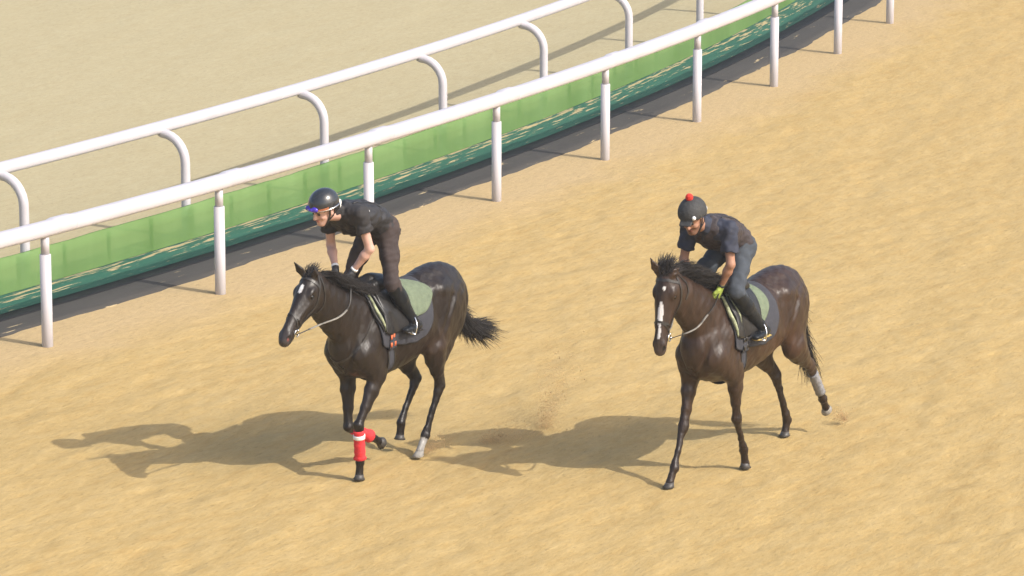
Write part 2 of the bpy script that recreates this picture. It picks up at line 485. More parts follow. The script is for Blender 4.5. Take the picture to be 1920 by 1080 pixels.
def build_ground():
    # one sheet to the horizon, fine in view with a real uneven surface
    xs = np.concatenate([[-3000, -800, -200, -60, -25], np.arange(-9, 9.01, .055), [25, 60, 200, 800, 3000]])
    ys = np.concatenate([[-2500, -400, -60, 0, 18], np.arange(27, 48, .075), np.arange(48, 66.01, .14), [80, 120, 300, 1000, 4000]])
    X, Y = np.meshgrid(xs, ys, indexing='ij')
    rs = np.random.RandomState(3)
    Z = np.zeros_like(X)
    ca, sa = math.cos(math.radians(56)), math.sin(math.radians(56))
    U = X * ca + Y * sa; W = -X * sa + Y * ca
    for k in range(26):
        fu = rs.uniform(.5, 5); fw = rs.uniform(2, 14); Z += .9 / (fu + fw) * np.sin(U * fu + W * fw * rs.choice([-1, 1]) + rs.uniform(0, 6.28)) * .012
    inside = (np.abs(X) < 8.8) & (Y > 27.5) & (Y < 65.5)
    off = (np.hypot(X / SC - CX, Y / SC - CY) - RR)
    calm = np.clip((off - .1) / .8, 0, 1) + .35 * np.clip((-off - 2.2) / .5, 0, 1)
    Z = Z * inside * calm
    for _ in range(1500):                    # hoof-churned divots on the near track
        cx, cy = rs.uniform(-8, 8), rs.uniform(28, 60)
        if math.hypot(cx / SC - CX, cy / SC - CY) - RR < .6: continue
        i0, i1 = np.searchsorted(xs, [cx - .4, cx + .4]); j0, j1 = np.searchsorted(ys, [cy - .5, cy + .5])
        dx = X[i0:i1, j0:j1] - cx; dy = Y[i0:i1, j0:j1] - cy
        uu = (dx * ca + dy * sa) / .19; ww = (-dx * sa + dy * ca) / .12
        r = np.sqrt(uu ** 2 + ww ** 2)
        Z[i0:i1, j0:j1] += rs.uniform(.003, .010) * (-np.exp(-r ** 2) + .6 * np.exp(-((r - 1.3) / .5) ** 2))
    nz = rs.normal(0, 1, Z.shape)
    for _ in range(1): nz = (nz + np.roll(nz, 1, 0) + np.roll(nz, 1, 1) + np.roll(nz, -1, 0)) / 2
    Z = Z + nz * .0032 * inside * (off > .15)
    Z = np.minimum(Z, .03)
    nx, ny = X.shape
    V = np.stack([X, Y, Z], -1).reshape(-1, 3)
    i = np.arange(nx * ny).reshape(nx, ny)
    Q = np.stack([i[:-1, :-1], i[1:, :-1], i[1:, 1:], i[:-1, 1:]], -1).reshape(-1, 4)
    o = mesh_obj('ground', V, Q, GM, None)
    tag(o, 'tan training-track sand, raked and dimpled by hooves', None, None, 'structure')
build_ground()

def strip(name, prof, mat, parent=None, a0=-46, a1=-8, step=.12, wav=None, thick=True):
    # sweep a profile [(offset, z), ...] along the bend
    degs = np.arange(a0, a1, step); V = []; U = []
    for j, dg in enumerate(degs):
        for i, (o_, z) in enumerate(prof):
            dz = do = 0
            if wav: do, dz = wav(i, dg)
            V.append(arc(dg, o_ + do, z + dz)); U.append((math.radians(dg) * RR * SC, o_))
    n = len(prof); F = []
    for j in range(len(degs) - 1):
        for i in range(n - 1):
            F.append((j * n + i, j * n + i + 1, (j + 1) * n + i + 1, (j + 1) * n + i))
    return mesh_obj(name, V, F, mat, parent, True, None, U)

def wob(seed, amp, fr=(1, 3, 7, 15)):
    rs = random.Random(seed); ph = [(rs.uniform(0, 6.28), f * rs.uniform(.7, 1.3)) for f in fr]
    return lambda dg: amp * sum(math.sin(dg * f * 1.7 + p) / (1 + .35 * k) for k, (p, f) in enumerate(ph)) / 2

def strip_mat(name, base, sandc, thr, band=None, rough=.85, sc=(3.0, 9.0)):
    m, nt, b, out = new_mat(name); L = nt.links.new
    uv = N(nt, 'ShaderNodeTexCoord')
    mp = N(nt, 'ShaderNodeMapping'); mp.inputs['Scale'].default_value = (sc[0], sc[1], 1); L(uv.outputs['UV'], mp.inputs[0])
    n = N(nt, 'ShaderNodeTexNoise', Scale=1.0, Detail=6.0, Roughness=.65); L(mp.outputs[0], n.inputs['Vector'])
    n2 = N(nt, 'ShaderNodeTexNoise', Scale=.35, Detail=3.0); L(mp.outputs[0], n2.inputs['Vector'])
    src = n.outputs['Fac']
    if band is not None:                    # more sand drifted towards one edge
        sx = N(nt, 'ShaderNodeSeparateXYZ'); L(uv.outputs['UV'], sx.inputs[0])
        mr = N(nt, 'ShaderNodeMapRange'); mr.inputs[1].default_value = band[0]; mr.inputs[2].default_value = band[1]; mr.inputs[3].default_value = 0; mr.inputs[4].default_value = band[2]
        L(sx.outputs['Y'], mr.inputs[0])
        ad = N(nt, 'ShaderNodeMath', operation='ADD'); L(n.outputs['Fac'], ad.inputs[0]); L(mr.outputs[0], ad.inputs[1]); src = ad.outputs[0]
    t = N(nt, 'ShaderNodeMapRange'); t.inputs[1].default_value = thr; t.inputs[2].default_value = thr + .05; L(src, t.inputs[0])
    v = N(nt, 'ShaderNodeMapRange'); v.inputs[3].default_value = .7; v.inputs[4].default_value = 1.3; L(n2.outputs['Fac'], v.inputs[0])
    vs = N(nt, 'ShaderNodeVectorMath', operation='SCALE'); vs.inputs[0].default_value = base; L(v.outputs[0], vs.inputs['Scale'])
    mx = N(nt, 'ShaderNodeMix', data_type='RGBA'); L(t.outputs[0], mx.inputs['Factor']); L(vs.outputs[0], mx.inputs['A']); mx.inputs['B'].default_value = (*sandc, 1)
    L(mx.outputs['Result'], b.inputs['Base Color']); b.inputs['Roughness'].default_value = rough; b.inputs['Specular IOR Level'].default_value = .25
    bp = N(nt, 'ShaderNodeBump', Strength=.5, Distance=.02); L(n.outputs['Fac'], bp.inputs['Height']); L(bp.outputs[0], b.inputs['Normal'])
    return m

sandc = (.40, .31, .17)
w1 = wob(1, .035); w2 = wob(2, .02); w3 = wob(9, .012)
# grey rubber matting with a ragged sandy edge
gm = strip('rubber_matting', [(-.60, -.02), (-.61, .006), (-.75, .008), (-.92, .010), (-1.08, .010)], strip_mat('rubber_mat', (.054, .049, .043), sandc, .63, rough=.8, sc=(1.6, 9)),
      wav=lambda i, d: ((w1(d), 0) if i < 2 else (0, w3(d) * .2)))
tag(gm, 'long dark grey rubber mat strip dusted with sand beside the near white rail', 'matting')
bk = strip('black_strip', [(-1.045, .004), (-1.05, .018), (-1.07, .020), (-1.12, .016), (-1.20, .013), (-1.275, .008)], strip_mat('strip_black', (.007, .007, .008), sandc, .80, rough=.7),
      wav=lambda i, d: (0, w2(d) * .06))  # near-black strip, slightly raised along its mat side
tag(bk, 'narrow black strip between the grey mat and the dark green cloth', 'edging')
gc = strip('ground_cloth', [(-1.250, .014), (-1.30, .014), (-1.45, .012), (-1.62, .013), (-1.74, .014), (-1.82, .010)], strip_mat('green_cloth', (.024, .100, .068), sandc, .61, band=(-1.35, -1.80, .12), sc=(1.7, 16)),
      wav=lambda i, d: (0, w2(d) * .12))
tag(gc, 'dark green ground cloth strip speckled with sand below the light green screen', 'ground cloth')

# light green translucent screen
def screen_mat():
    m, nt, b, out = new_mat('green_screen_net'); L = nt.links.new
    uv = N(nt, 'ShaderNodeTexCoord')
    mp = N(nt, 'ShaderNodeMapping'); mp.inputs['Scale'].default_value = (1.4, 3, 1); L(uv.outputs['UV'], mp.inputs[0])
    n = N(nt, 'ShaderNodeTexNoise', Scale=1.0, Detail=4.0); L(mp.outputs[0], n.inputs['Vector'])
    r = N(nt, 'ShaderNodeValToRGB'); e = r.color_ramp.elements
    e[0].position = .3; e[0].color = (.125, .235, .070, 1); e[1].position = .7; e[1].color = (.175, .300, .105, 1)
    L(n.outputs['Fac'], r.inputs[0]); L(r.outputs[0], b.inputs['Base Color']); b.inputs['Roughness'].default_value = .8
    b.inputs['Specular IOR Level'].default_value = .2
    tl = N(nt, 'ShaderNodeBsdfTranslucent'); L(r.outputs[0], tl.inputs['Color'])
    m1 = N(nt, 'ShaderNodeMixShader', Fac=.30); m1.inputs[0].default_value = .30; L(b.outputs[0], m1.inputs[1]); L(tl.outputs[0], m1.inputs[2])
    tr = N(nt, 'ShaderNodeBsdfTransparent'); tr.inputs['Color'].default_value = (.75, 1, .7, 1)
    m2 = N(nt, 'ShaderNodeMixShader'); m2.inputs[0].default_value = .16; L(m1.outputs[0], m2.inputs[1]); L(tr.outputs[0], m2.inputs[2])
    L(m2.outputs[0], out.inputs[0])
    return m
scr = thing('screen', 'long low light green mesh screen standing at the foot of the far rail', 'screen', arc(-27, -1.79))
wt = wob(5, .004, (2, 5, 11)); wl = wob(6, .010, (2, 6, 13))
sn = strip('netting', [(-1.79, .02), (-1.79, .14), (-1.79, .27), (-1.79, .405), (-1.80, .41), (-1.797, .40)], screen_mat(),
           wav=lambda i, d: (wl(d) * (i > 0), wt(d) * (i >= 3)))
sn.parent = scr; sn.matrix_parent_inverse = scr.matrix_world.inverted(); sn.location = -Vector(arc(-27, -1.79)); sn.matrix_parent_inverse.identity()
for j in range(60):
    dg = -41 + j * .55
    mb = MB(); p = np.array(arc(dg, -1.84)) - np.array(arc(-27, -1.79))
    mb.tube([p + (0, 0, -.02), p + (0, 0, .36)], .022, 6)
    mb.build('stake', 'stake', scr)

# running rails
def rail_profile(w, t, n=20):
    out = []
    for k in range(n):
        a = 2 * math.pi * k / n
        c, s_ = math.cos(a), math.sin(a)
        out.append((w / 2 * math.copysign(abs(c) ** .7, c), t / 2 * math.copysign(abs(s_) ** .7, s_)))
    return out

def rail_mesh(name, off, z, w, t, a0, a1, step, parent, org, taper=False):
    pr = rail_profile(w, t); n = len(pr); V = []; F = []
    degs = np.arange(a0, a1 + 1e-6, step)
    for j, dg in enumerate(degs):
        q = .86 if taper and j in (0, len(degs) - 1) else 1
        for o_, dz in pr: V.append(np.array(arc(dg, off + o_ * q, z + dz * q - (.010 if q < 1 else 0))) - org)
    for j in range(len(degs) - 1):
        for i in range(n): F.append((j * n + i, j * n + (i + 1) % n, (j + 1) * n + (i + 1) % n, (j + 1) * n + i))
    F += [tuple(range(n)), tuple((len(degs) - 1) * n + i for i in range(n))[::-1]]
    return mesh_obj(name, V, F, 'white_paint', parent)

org = np.array(arc(-27.1, 0))
near = thing('rail_fence', 'near white plastic running rail on straight upright posts beside the sand track', 'fence', tuple(org), group='white running rails')
NZ = 1.18
rail_mesh('top_rail', 0, NZ, .17, .155, -46, -8, .2, near, org)
for k in range(-5, 14):
    dg = -35.08 + k * 1.983
    if dg < -45 or dg > -9: continue
    p = np.array(arc(dg, 0)) - org
    mb = MB(); mb.tube([p + (0, 0, -.3), p + (0, 0, NZ - .255)], .056, 16)
    po = mb.build('post', 'white_paint', near)
    mb = MB(); mb.tube([p + (0, 0, NZ - .26), p + (0, 0, NZ - .03)], .043, 14)
    mb.build('post_collar', 'white_paint', po)
    rail_mesh('joint_cover', 0, NZ + .008, .180, .164, dg + .02, dg + .34, .08, near, org, True)

org2 = np.array(arc(-27.6, -1.93))
farf = thing('rail_fence', 'far white running rail carried on curved gooseneck posts behind the green screen', 'fence', tuple(org2), group='white running rails')
FZ = 1.20
FO = -2.28
rail_mesh('top_rail', FO, FZ, .135, .13, -46, -8, .2, farf, org2)
for k in range(-5, 13):
    dg = -33.69 + k * 2.052
    if dg < -45 or dg > -9: continue
    mb = MB(); pts = []
    for z in (-.3, 0, .3, FZ - .36): pts.append(np.array(arc(dg, -1.93, z)) - org2)
    for q in range(1, 9):
        a = q / 8 * math.pi / 2
        pts.append(np.array(arc(dg, -1.93 - .30 * (1 - math.cos(a)), FZ - .36 + .30 * math.sin(a))) - org2)
    pts.append(np.array(arc(dg, FO + .02, FZ - .05)) - org2)
    mb.tube(pts, .052, 14, up=(1, 0, 0))
    mb.build('gooseneck_post', 'white_paint', farf)

# ------------------------------------------------------------------ horses
V3 = lambda *a: np.array(a, float)
def unit(v): v = np.array(v, float); return v / (np.linalg.norm(v) + 1e-9)

TORSO = [(.43, 1.19, .16, .12), (.34, 1.20, .27, .175), (.16, 1.225, .355, .210), (-.05, 1.245, .400, .225), (-.28, 1.235, .370, .250),
         (-.52, 1.255, .335, .265), (-.76, 1.30, .305, .250), (-.97, 1.345, .285, .225), (-1.12, 1.33, .25, .19), (-1.22, 1.28, .18, .13)]
TS = spline([(a, b, c, d) for a, b, c, d in TORSO], 8)
def zc(x): return float(np.interp(-x, -TS[:, 0], TS[:, 1]))

def leg_chain(v, J, st):
    # J = joints from top to coronet; st = stations (segment position, lateral, depth)
    J = [np.array(j, float) for j in J]; P = []
    for t, a, b in st:
        i = min(int(t), len(J) - 2); f = t - i
        p = J[i] + (J[i + 1] - J[i]) * f
        P.append((*p, a, b))
    for i in range(len(P) - 1):
        a, b = P[i], P[i + 1]
        v.econe(a[:3], b[:3], a[3:], b[3:], (0, 1, 0), .018)

FORE = [(0, .064, .096), (.3, .058, .082), (.65, .040, .052), (.86, .034, .040), (1, .042, .047), (1.1, .038, .040), (1.22, .026, .033), (1.6, .023, .031), (1.85, .028, .035),
        (2, .037, .041), (2.4, .028, .031), (2.75, .036, .040)]
HIND = [(0, .10, .13), (.3, .082, .110), (.6, .055, .075), (.85, .031, .056), (1, .041, .058), (1.12, .037, .047), (1.3, .027, .037), (1.65, .025, .034), (1.87, .030, .038),
        (2, .037, .043), (2.4, .028, .032), (2.75, .036, .040)]

class Horse:
    def __init__(s, name_label, px_foot, hd):
        s.root = thing('horse', name_label, 'horse', px_foot, HEAD_ROT, 'ridden horses on the sand track')
        s.v = Vol((-1.95, -.42, -.03), (1.62, .44, 2.14), .0115)
        s.hd = hd
    def snap(s, p, off=.004):
        p = np.array(p, float)
        for _ in range(7):
            d = float(s.v.sample(p)[0]); n = s.v.normal(p); p = p - n * (d - off) * .8
        return p, s.v.normal(p)
    def hp(s, a, n, l): return s.P + (s.a * a + s.n * n + s.l * l) * s.hs

HEAD_ROT = math.radians(180 + 57)

def make_horse(label, loc, cfg):
    H = Horse(label, loc, cfg); v = H.v
    # torso
    for i in range(len(TS) - 1):
        a, b = TS[i], TS[i + 1]
        v.econe((a[0], 0, a[1]), (b[0], 0, b[1]), (a[3], a[2]), (b[3], b[2]), (0, 1, 0), .03)
    v.ell((-.02, 0, 1.53), (.26, .060, .130), .10)                        # withers
    v.ell((-.90, 0, 1.55), (.28, .13, .105), .12)                         # croup
    for s in (-1, 1):
        v.ell((.20, s * .150, 1.24), (.11, .075, .27), .06, u=(.85, 0, .5), v=(0, 1, 0))    # shoulder blade
        v.ell((.36, s * .095, 1.13), (.085, .075, .11), .05)               # point of shoulder and breast
        v.ell((.10, s * .170, 1.04), (.12, .070, .11), .05)                # triceps
        v.ell((-.86, s * .145, 1.34), (.20, .105, .21), .08)               # loin and hip muscle
        v.ell((-1.04, s * .130, 1.27), (.17, .105, .24), .07)              # buttock
        v.ell((-.76, s * .185, 1.50), (.07, .045, .035), .10)              # point of hip
        v.cone((-.06, s * .250, 1.02), (.08, s * .232, 1.40), .012, .012, .05, '-')     # groove behind shoulder
        v.ell((-.64, s * .300, 1.36), (.08, .045, .15), .09, '-')          # flank hollow
        v.cone((-.72, s * .262, 1.12), (-.88, s * .262, 1.42), .012, .012, .05, '-')    # in front of the thigh
        v.cone((-1.13, s * .245, 1.05), (-1.17, s * .215, 1.42), .010, .010, .05, '-')  # between the hamstrings
    v.cone((.46, 0, .98), (.49, 0, 1.26), .020, .016, .05, '-')            # breast groove
    for s in (-1, 1): v.cone((.485, s * .16, 1.30), (.465, s * .085, 1.00), .010, .012, .06, '-')
    # neck
    v.chain([(p[0], p[1], p[2], p[3], p[4]) for p in cfg['neck']], 6, (0, 1, 0), .045, .06)
    H.tv = v.clone(); H.tv.d[...] = v.d
    # legs
    H.legs = {}
    for key, s in (('FL', 1), ('FR', -1)):
        J = cfg[key]
        v.econe((.35, s * .15, 1.14), J[0], (.085, .11), (.075, .105), (0, 1, 0), .06)
        leg_chain(v, J, FORE)
        v.ell(np.array(J[1]) - unit(np.array(J[2]) - np.array(J[1])) * .0 + (-.022, 0, .012), (.02, .022, .026), .03)
        H.legs[key] = J
    for key, s in (('HL', 1), ('HR', -1)):
        J = cfg[key]
        v.econe((-.95, s * .125, 1.30), J[0], (.105, .185), (.095, .130), (0, 1, 0), .06)
        v.econe((-1.05, s * .125, 1.15), np.array(J[0]) * .45 + np.array(J[1]) * .55, (.09, .13), (.05, .06), (0, 1, 0), .06)
        leg_chain(v, J, HIND)
        # point of hock and tendon
        back = unit(np.array(J[1]) - (np.array(J[0]) + np.array(J[2])) / 2)
        tip = np.array(J[1]) + back * .045 + unit(np.array(J[0]) - np.array(J[1])) * .045
        v.cone(tip, np.array(J[1]) + back * .02, .022, .03, .03)
        v.cone(tip, np.array(J[1]) * .45 + np.array(J[0]) * .55 + back * .05, .016, .035, .03)
        H.legs[key] = J
    # head
    H.hs = hs = cfg.get('hs', 1.0); H.P = V3(*cfg['poll']); H.a = unit(cfg['haxis']); l = unit(cfg['hlat']); l = unit(l - H.a * (l @ H.a)); H.l = l; H.n = np.cross(l, H.a)
    hp = H.hp
    st = [(-.02, .105, .070, .085), (.06, .108, .088, .108), (.14, .122, .095, .122), (.22, .124, .086, .120), (.30, .108, .066, .102), (.38, .094, .053, .084),
          (.46, .084, .047, .070), (.53, .080, .048, .064), (.585, .082, .044, .052), (.612, .084, .036, .040)]
    v.wrinkle(.0030, 55, 4, (1.2, 1.2, .55)); v.wrinkle(.0012, 120, 5, (1.2, 1.2, .5))
    hv = v.clone()
    hv.chain([(*hp(a, n, 0), w * hs, d * hs) for a, n, w, d in st], 4, l, .012, .03)
    for s in (-1, 1):
        hv.ell(hp(.155, .168, s * .040), (.105, .038, .080), .03, u=H.a, v=l)
        hv.ell(hp(.145, .050, s * .080), (.045, .020, .026), .03, u=H.a, v=l)         # brow
        hv.cone(hp(.24, .088, s * .072), hp(.40, .070, s * .048), .010, .008, .03)      # cheek ridge
        hv.ell(hp(.172, .068, s * .094), (.022, .013, .016), .012, '-', u=H.a, v=l)     # socket
        hv.ell(hp(.560, .054, s * .040), (.036, .016, .024), .02, u=H.a, v=l)           # nostril wing
        hv.ell(hp(.585, .052, s * .054), (.018, .014, .013), .006, '-', u=H.a, v=l)
        e0 = hp(.005, .035, s * .055); ed = unit(cfg['ears'][0 if s > 0 else 1]); el = cfg['earlen'][0 if s > 0 else 1]
        fr = unit(cfg['earface'][0 if s > 0 else 1])
        la = np.cross(ed, fr)
        hv.econe(e0, e0 + ed * el * .45, (.022, .018), (.034, .022), la, .02)
        hv.econe(e0 + ed * el * .45, e0 + ed * el, (.034, .022), (.005, .005), la, .01)
        hv.econe(e0 + ed * el * .35 + fr * .024, e0 + ed * el * .85 + fr * .012, (.018, .018), (.006, .008), la, .008, '-')
    hv.cone(hp(.53, .150, 0), hp(.585, .137, 0), .022, .020, .02)                   # chin
    for s in (-1, 1): hv.cone(hp(.53, .122, s * .054), hp(.635, .112, s * .034), .008, .007, .006, '-')
    v.merge(hv, .035)
    base = np.array(cfg['color'])
    def colorf(Vt):
        c = np.tile(base, (len(Vt), 1)).astype(float)
        # darker points on the lower legs, browner flanks and soft parts
        low = np.clip((.75 - Vt[:, 2]) / .3, 0, 1)[:, None]; c = c * (1 - .45 * low)
        fl = np.exp(-(((Vt[:, 0] + .62) / .28) ** 2 + ((Vt[:, 2] - 1.02) / .16) ** 2))[:, None]; c = c * (1 + .8 * fl * np.array([1.2, .9, .7]))
        q = (Vt - H.P) / H.hs; a = q @ H.a; n = q @ H.n; l_ = q @ H.l
        onh = (a > -.1) & (a < .75) & (n > -.06) & (n < .3) & (np.abs(l_) < .16)
        mz = np.clip((a - .50) / .1, 0, 1) * onh; c = c + mz[:, None] * np.array([.018, .017, .018])
        for (a0, a1, l0, w, n0) in cfg['white']:
            m = onh & (a > a0) & (a < a1) & (n < n0)
            ww = w * np.sqrt(np.clip(1 - ((a - (a0 + a1) / 2) / ((a1 - a0) / 2)) ** 2, 0, 1))
            m &= np.abs(l_ - l0) < ww + .002
            c[m] = (.62, .60, .58)
        nos = np.zeros(len(Vt), bool)
        for s in (-1, 1):
            nos |= np.linalg.norm(Vt - H.hp(.587, .052, s * .048), axis=1) < .021
        c[nos] = (.005, .004, .004)
        if cfg.get('pinknose'):
            for s in (-1, 1): c[np.linalg.norm(Vt - H.hp(.595, .056, s * .046), axis=1) < .010] = (.12, .03, .025)
        if cfg.get('snip'):
            m = np.linalg.norm(Vt - H.hp(.64, .125, .0), axis=1) < .035; c[m] = (.40, .36, .33)
        for key, rad, cc in cfg.get('socks', []):
            J = H.legs[key]; m = np.linalg.norm(Vt - np.array(J[2]) * .35 - np.array(J[3]) * .65, axis=1) < rad
            c[m] = cc
        for p, r, cc in cfg.get('glints', []):
            w = np.exp(-((Vt - np.array(p)) ** 2).sum(1) / r ** 2)[:, None]; c = c * (1 - w) + np.array(cc) * w
        return c
    H.body = v.build('body', 'coat', H.root, colorf)
    # hooves
    for key, J in H.legs.items():
        top = np.array(J[2]) * .22 + np.array(J[3]) * .78
        d = unit(np.array(J[3]) - np.array(J[2])); sole = np.array(cfg.get('sole', {}).get(key, (0, 0, -1)), float); sole = unit(sole)
        f = unit(np.cross((0, 1, 0), -sole)); f = f if f @ np.array((1., 0, .2)) > 0 else -f
        cen = np.array(J[3])
        mb = MB(); Vv = []; Ff = []; n = 18
        for r, q, (w, dd) in ((0, top - d * .01, (.036, .040)), (1, top + d * .012, (.041, .045)), (2, cen, (.052, .060)), (3, cen + sole * .004, (.046, .053))):
            for k in range(n):
                a = 2 * math.pi * k / n; Vv.append(q + f * math.cos(a) * dd * (1.0 if math.cos(a) > 0 else .85) + V3(0, 1, 0) * math.sin(a) * w)
        for r in range(3):
            for k in range(n): Ff.append((r * n + k, (r + 1) * n + k, (r + 1) * n + (k + 1) % n, r * n + (k + 1) % n))
        Ff.append(tuple(3 * n + k for k in range(n))[::-1]); Ff.append(tuple(range(n)))
        mb.add(Vv, Ff); mb.build('hoof', cfg.get('hoofmat', {}).get(key, 'hoof'), H.root)
    # eyes
    for s in (-1, 1):
        mb = MB(); mb.ball(hp(.172, .068, s * .082), .021); mb.build('eye', 'eye', H.root)
    return H

def mane(H, cfg, seed, n, side, fly, L=(.10, .20)):
    rs = np.random.RandomState(seed); nk = spline(cfg['neck'], 10); R = []
    for i in range(n):
        t = rs.uniform(cfg.get('mane0', .3), .99); f = t * (len(nk) - 1); j = int(f); p = nk[j] + (nk[min(j + 1, len(nk) - 1)] - nk[j]) * (f - j)
        q = nk[min(j + 1, len(nk) - 1)][:3] - nk[max(j - 1, 0)][:3]; tn = unit(q); up = unit(V3(-tn[2], 0, tn[0]))
        root = H.v.hit(p[:3], up + V3(0, rs.normal(0, .10) + side * .05, 0), -.006, .45)
        ln = rs.uniform(*L) * (1 - .3 * abs(t - .5))
        d = up * fly[0] + V3(-1, 0, 0) * fly[1] + V3(0, side * fly[2], 0) + rs.normal(0, .22, 3)
        R.append((root, d, ln, (-.25, side * .45, -fly[3]), rs.uniform(0, .025)))
    return strands('mane', R, 'hair', H.root, rs, .0032, 6)

def forelock(H, seed, n, d0, L):
    rs = np.random.RandomState(seed); R = []
    for i in range(n):
        root = H.hp(rs.uniform(-.04, .03), rs.uniform(.0, .05), rs.uniform(-.045, .045))
        root, nn = H.snap(root, -.004)
        R.append((root, V3(*d0) + rs.normal(0, .28, 3), rs.uniform(*L), (-.3, 0, -.15), rs.uniform(0, .02)))
    return strands('forelock', R, 'hair', H.root, rs, .004, 5)

def tail(H, pts, seed, n, spread, L, sag):
    rs = np.random.RandomState(seed); P = spline(pts, 8); R = []
    mb = MB(); mb.tube(P[:max(3, int(len(P) * .75))], list(np.linspace(.036, .016, max(3, int(len(P) * .75)))), 8)
    t_ = mb.build('tail', 'hair', H.root)
    for i in range(n):
        t = rs.beta(1.2, 1.3); f = t * (len(P) - 2); j = int(f); p = P[j] + (P[j + 1] - P[j]) * (f - j); tn = unit(P[j + 1] - P[j])
        o = rs.normal(0, 1, 3); o = o - tn * (o @ tn); o = unit(o)
        R.append((p + o * .018, tn + o * rs.uniform(.05, spread) + rs.normal(0, .06, 3), rs.uniform(*L) * (.6 + .5 * t), sag, rs.uniform(.0, .035)))
    strands('tail_hair', R, 'hair', t_, rs, .0032, 7)

def drape(H, name, mat, parent, xf, xb, tmax, off, thick, nu=40, nv=50, both=True, tmin=0.0, ripple=0.0):
    # cloth lying on the body; x from xf to xb, angle from the back line
    def side(lo, hi):
        A = []; B = []; U = np.linspace(0, 1, nu); W = np.linspace(lo, hi, nv)
        for iu, u in enumerate(U):
            tm = tmax(u)
            for w in W:
                th = math.radians(w * tm) if both else math.radians(tmin + (tm - tmin) * w)
                x = xf(abs(math.degrees(th))) * (1 - u) + xb(abs(math.degrees(th))) * u
                d = V3(0, math.sin(th), math.cos(th)); o = V3(x, 0, zc(x))
                r = ripple * math.sin(x * 40 + 3 * th) * abs(w) ** 2
                q = H.tv.hit(o, d, 0); A.append(q + d * (off + thick + r)); B.append(q + d * (off + r))
        return A, B
    A, B = side(-1 if both else 0, 1)
    n = nu * nv; V = A + B; F = []
    for i in range(nu - 1):
        for j in range(nv - 1):
            a, b, c, d = i * nv + j, (i + 1) * nv + j, (i + 1) * nv + j + 1, i * nv + j + 1
            F.append((a, d, c, b)); F.append((n + a, n + b, n + c, n + d))
    rim = [i * nv for i in range(nu)] + [(nu - 1) * nv + j for j in range(1, nv)] + [i * nv + nv - 1 for i in range(nu - 2, -1, -1)] + [j for j in range(nv - 2, 0, -1)]
    for k in range(len(rim)):
        a, b = rim[k], rim[(k + 1) % len(rim)]; F.append((a, b, n + b, n + a))
    return mesh_obj(name, V, F, mat, parent)

def body_ribbon(H, pts, w, t=.004, off=.003, n=6, center=None):
    P = spline(pts, n); Q = []; Nn = []
    for p in P:
        q, nn = H.snap(p, off); Q.append(q); Nn.append(nn)
    return Q, Nn, w, t

def strap(H, name, pts, w, mat, parent, t=.004, off=.002, n=6):
    Q, Nn, w, t = body_ribbon(H, pts, w, t, off, n); mb = MB(); mb.ribbon(Q, Nn, w, t); return mb.build(name, mat, parent, False)

def strap_mb(mb, H, pts, w, t=.004, off=.002, n=6):
    Q, Nn, w, t = body_ribbon(H, pts, w, t, off, n); mb.ribbon(Q, Nn, w, t)

def ring(mb, c, nrm, R, r, n=16):
    nrm = unit(nrm); u = unit(np.cross(nrm, (0.2, .3, 1))); w = np.cross(nrm, u)
    mb.tube([np.array(c) + R * (math.cos(2 * math.pi * k / n) * u + math.sin(2 * math.pi * k / n) * w) for k in range(n + 1)], r, 6, False, up=nrm)

def bridle(H, reins, cfg):
    hp = H.hp
    br = thing('bridle', None, None); del_keys(br); br.parent = H.root
    mb = MB()
    for s in (-1, 1):
        strap_mb(mb, H, [hp(.0, .02, 0) if False else hp(-.02, .06, s * .05), hp(.06, .10, s * .09), hp(.20, .15, s * .08), hp(.34, .14, s * .06), hp(.475, .125, s * .05)], .018)
    mb.build('cheek_strap', 'strap', br, False)
    mb = MB(); strap_mb(mb, H, [hp(.06, .10, -.09), hp(.045, .02, -.05), hp(.045, -.005, 0), hp(.045, .02, .05), hp(.06, .10, .09)], .022)
    mb.build('brow_band', 'strap', br, False)
    mb = MB()
    loop = [hp(.40 - .02 * math.cos(a), .088 - .09 * math.cos(a), .065 * math.sin(a)) for a in np.linspace(0, 2 * math.pi, 17)]
    strap_mb(mb, H, loop, .018, n=3)
    loop = [hp(.44 + .06 * -math.cos(a) + .0, .085 - .08 * math.cos(a), .06 * math.sin(a)) for a in np.linspace(0, 2 * math.pi, 17)]
    strap_mb(mb, H, loop, .013, n=3)
    mb.build('nose_band', 'strap', br, False)
    mb = MB()
    for s in (-1, 1):
        strap_mb(mb, H, [hp(-.02, .08, s * .06), hp(.06, .19, s * .085), hp(.13, .25, s * .05), hp(.15, .27, 0)], .014)
    mb.build('throat_latch', 'strap', br, False)
    for s in (-1, 1):
        mb = MB(); c = H.snap(hp(.50, .118, s * .06), .012)[0]
        ring(mb, c, H.l, .030, .0055); mb.ball(c + H.a * -.03, .010); mb.ball(c + H.n * .028, .011)
        mb.build('bit', 'steel', br)
    for s, pts in zip((1, -1), reins):
        c = H.snap(hp(.51, .125, s * .06), .012)[0]
        P = spline([c] + [V3(*p) for p in pts], 8); mb = MB()
        k = int(len(P) * cfg.get('rubber', .5))
        mb.tube(P, .0085, 6, flat=.5)
        rn = mb.build('rein', 'strap', br)
        mb = MB(); mb.tube(P[4:4 + k], .0125, 6, flat=.6); mb.build('rein_grip', 'rubber_rein', br)
    return br

def del_keys(o):
    for k in ('label', 'category', 'group'):
        if k in o: del o[k]

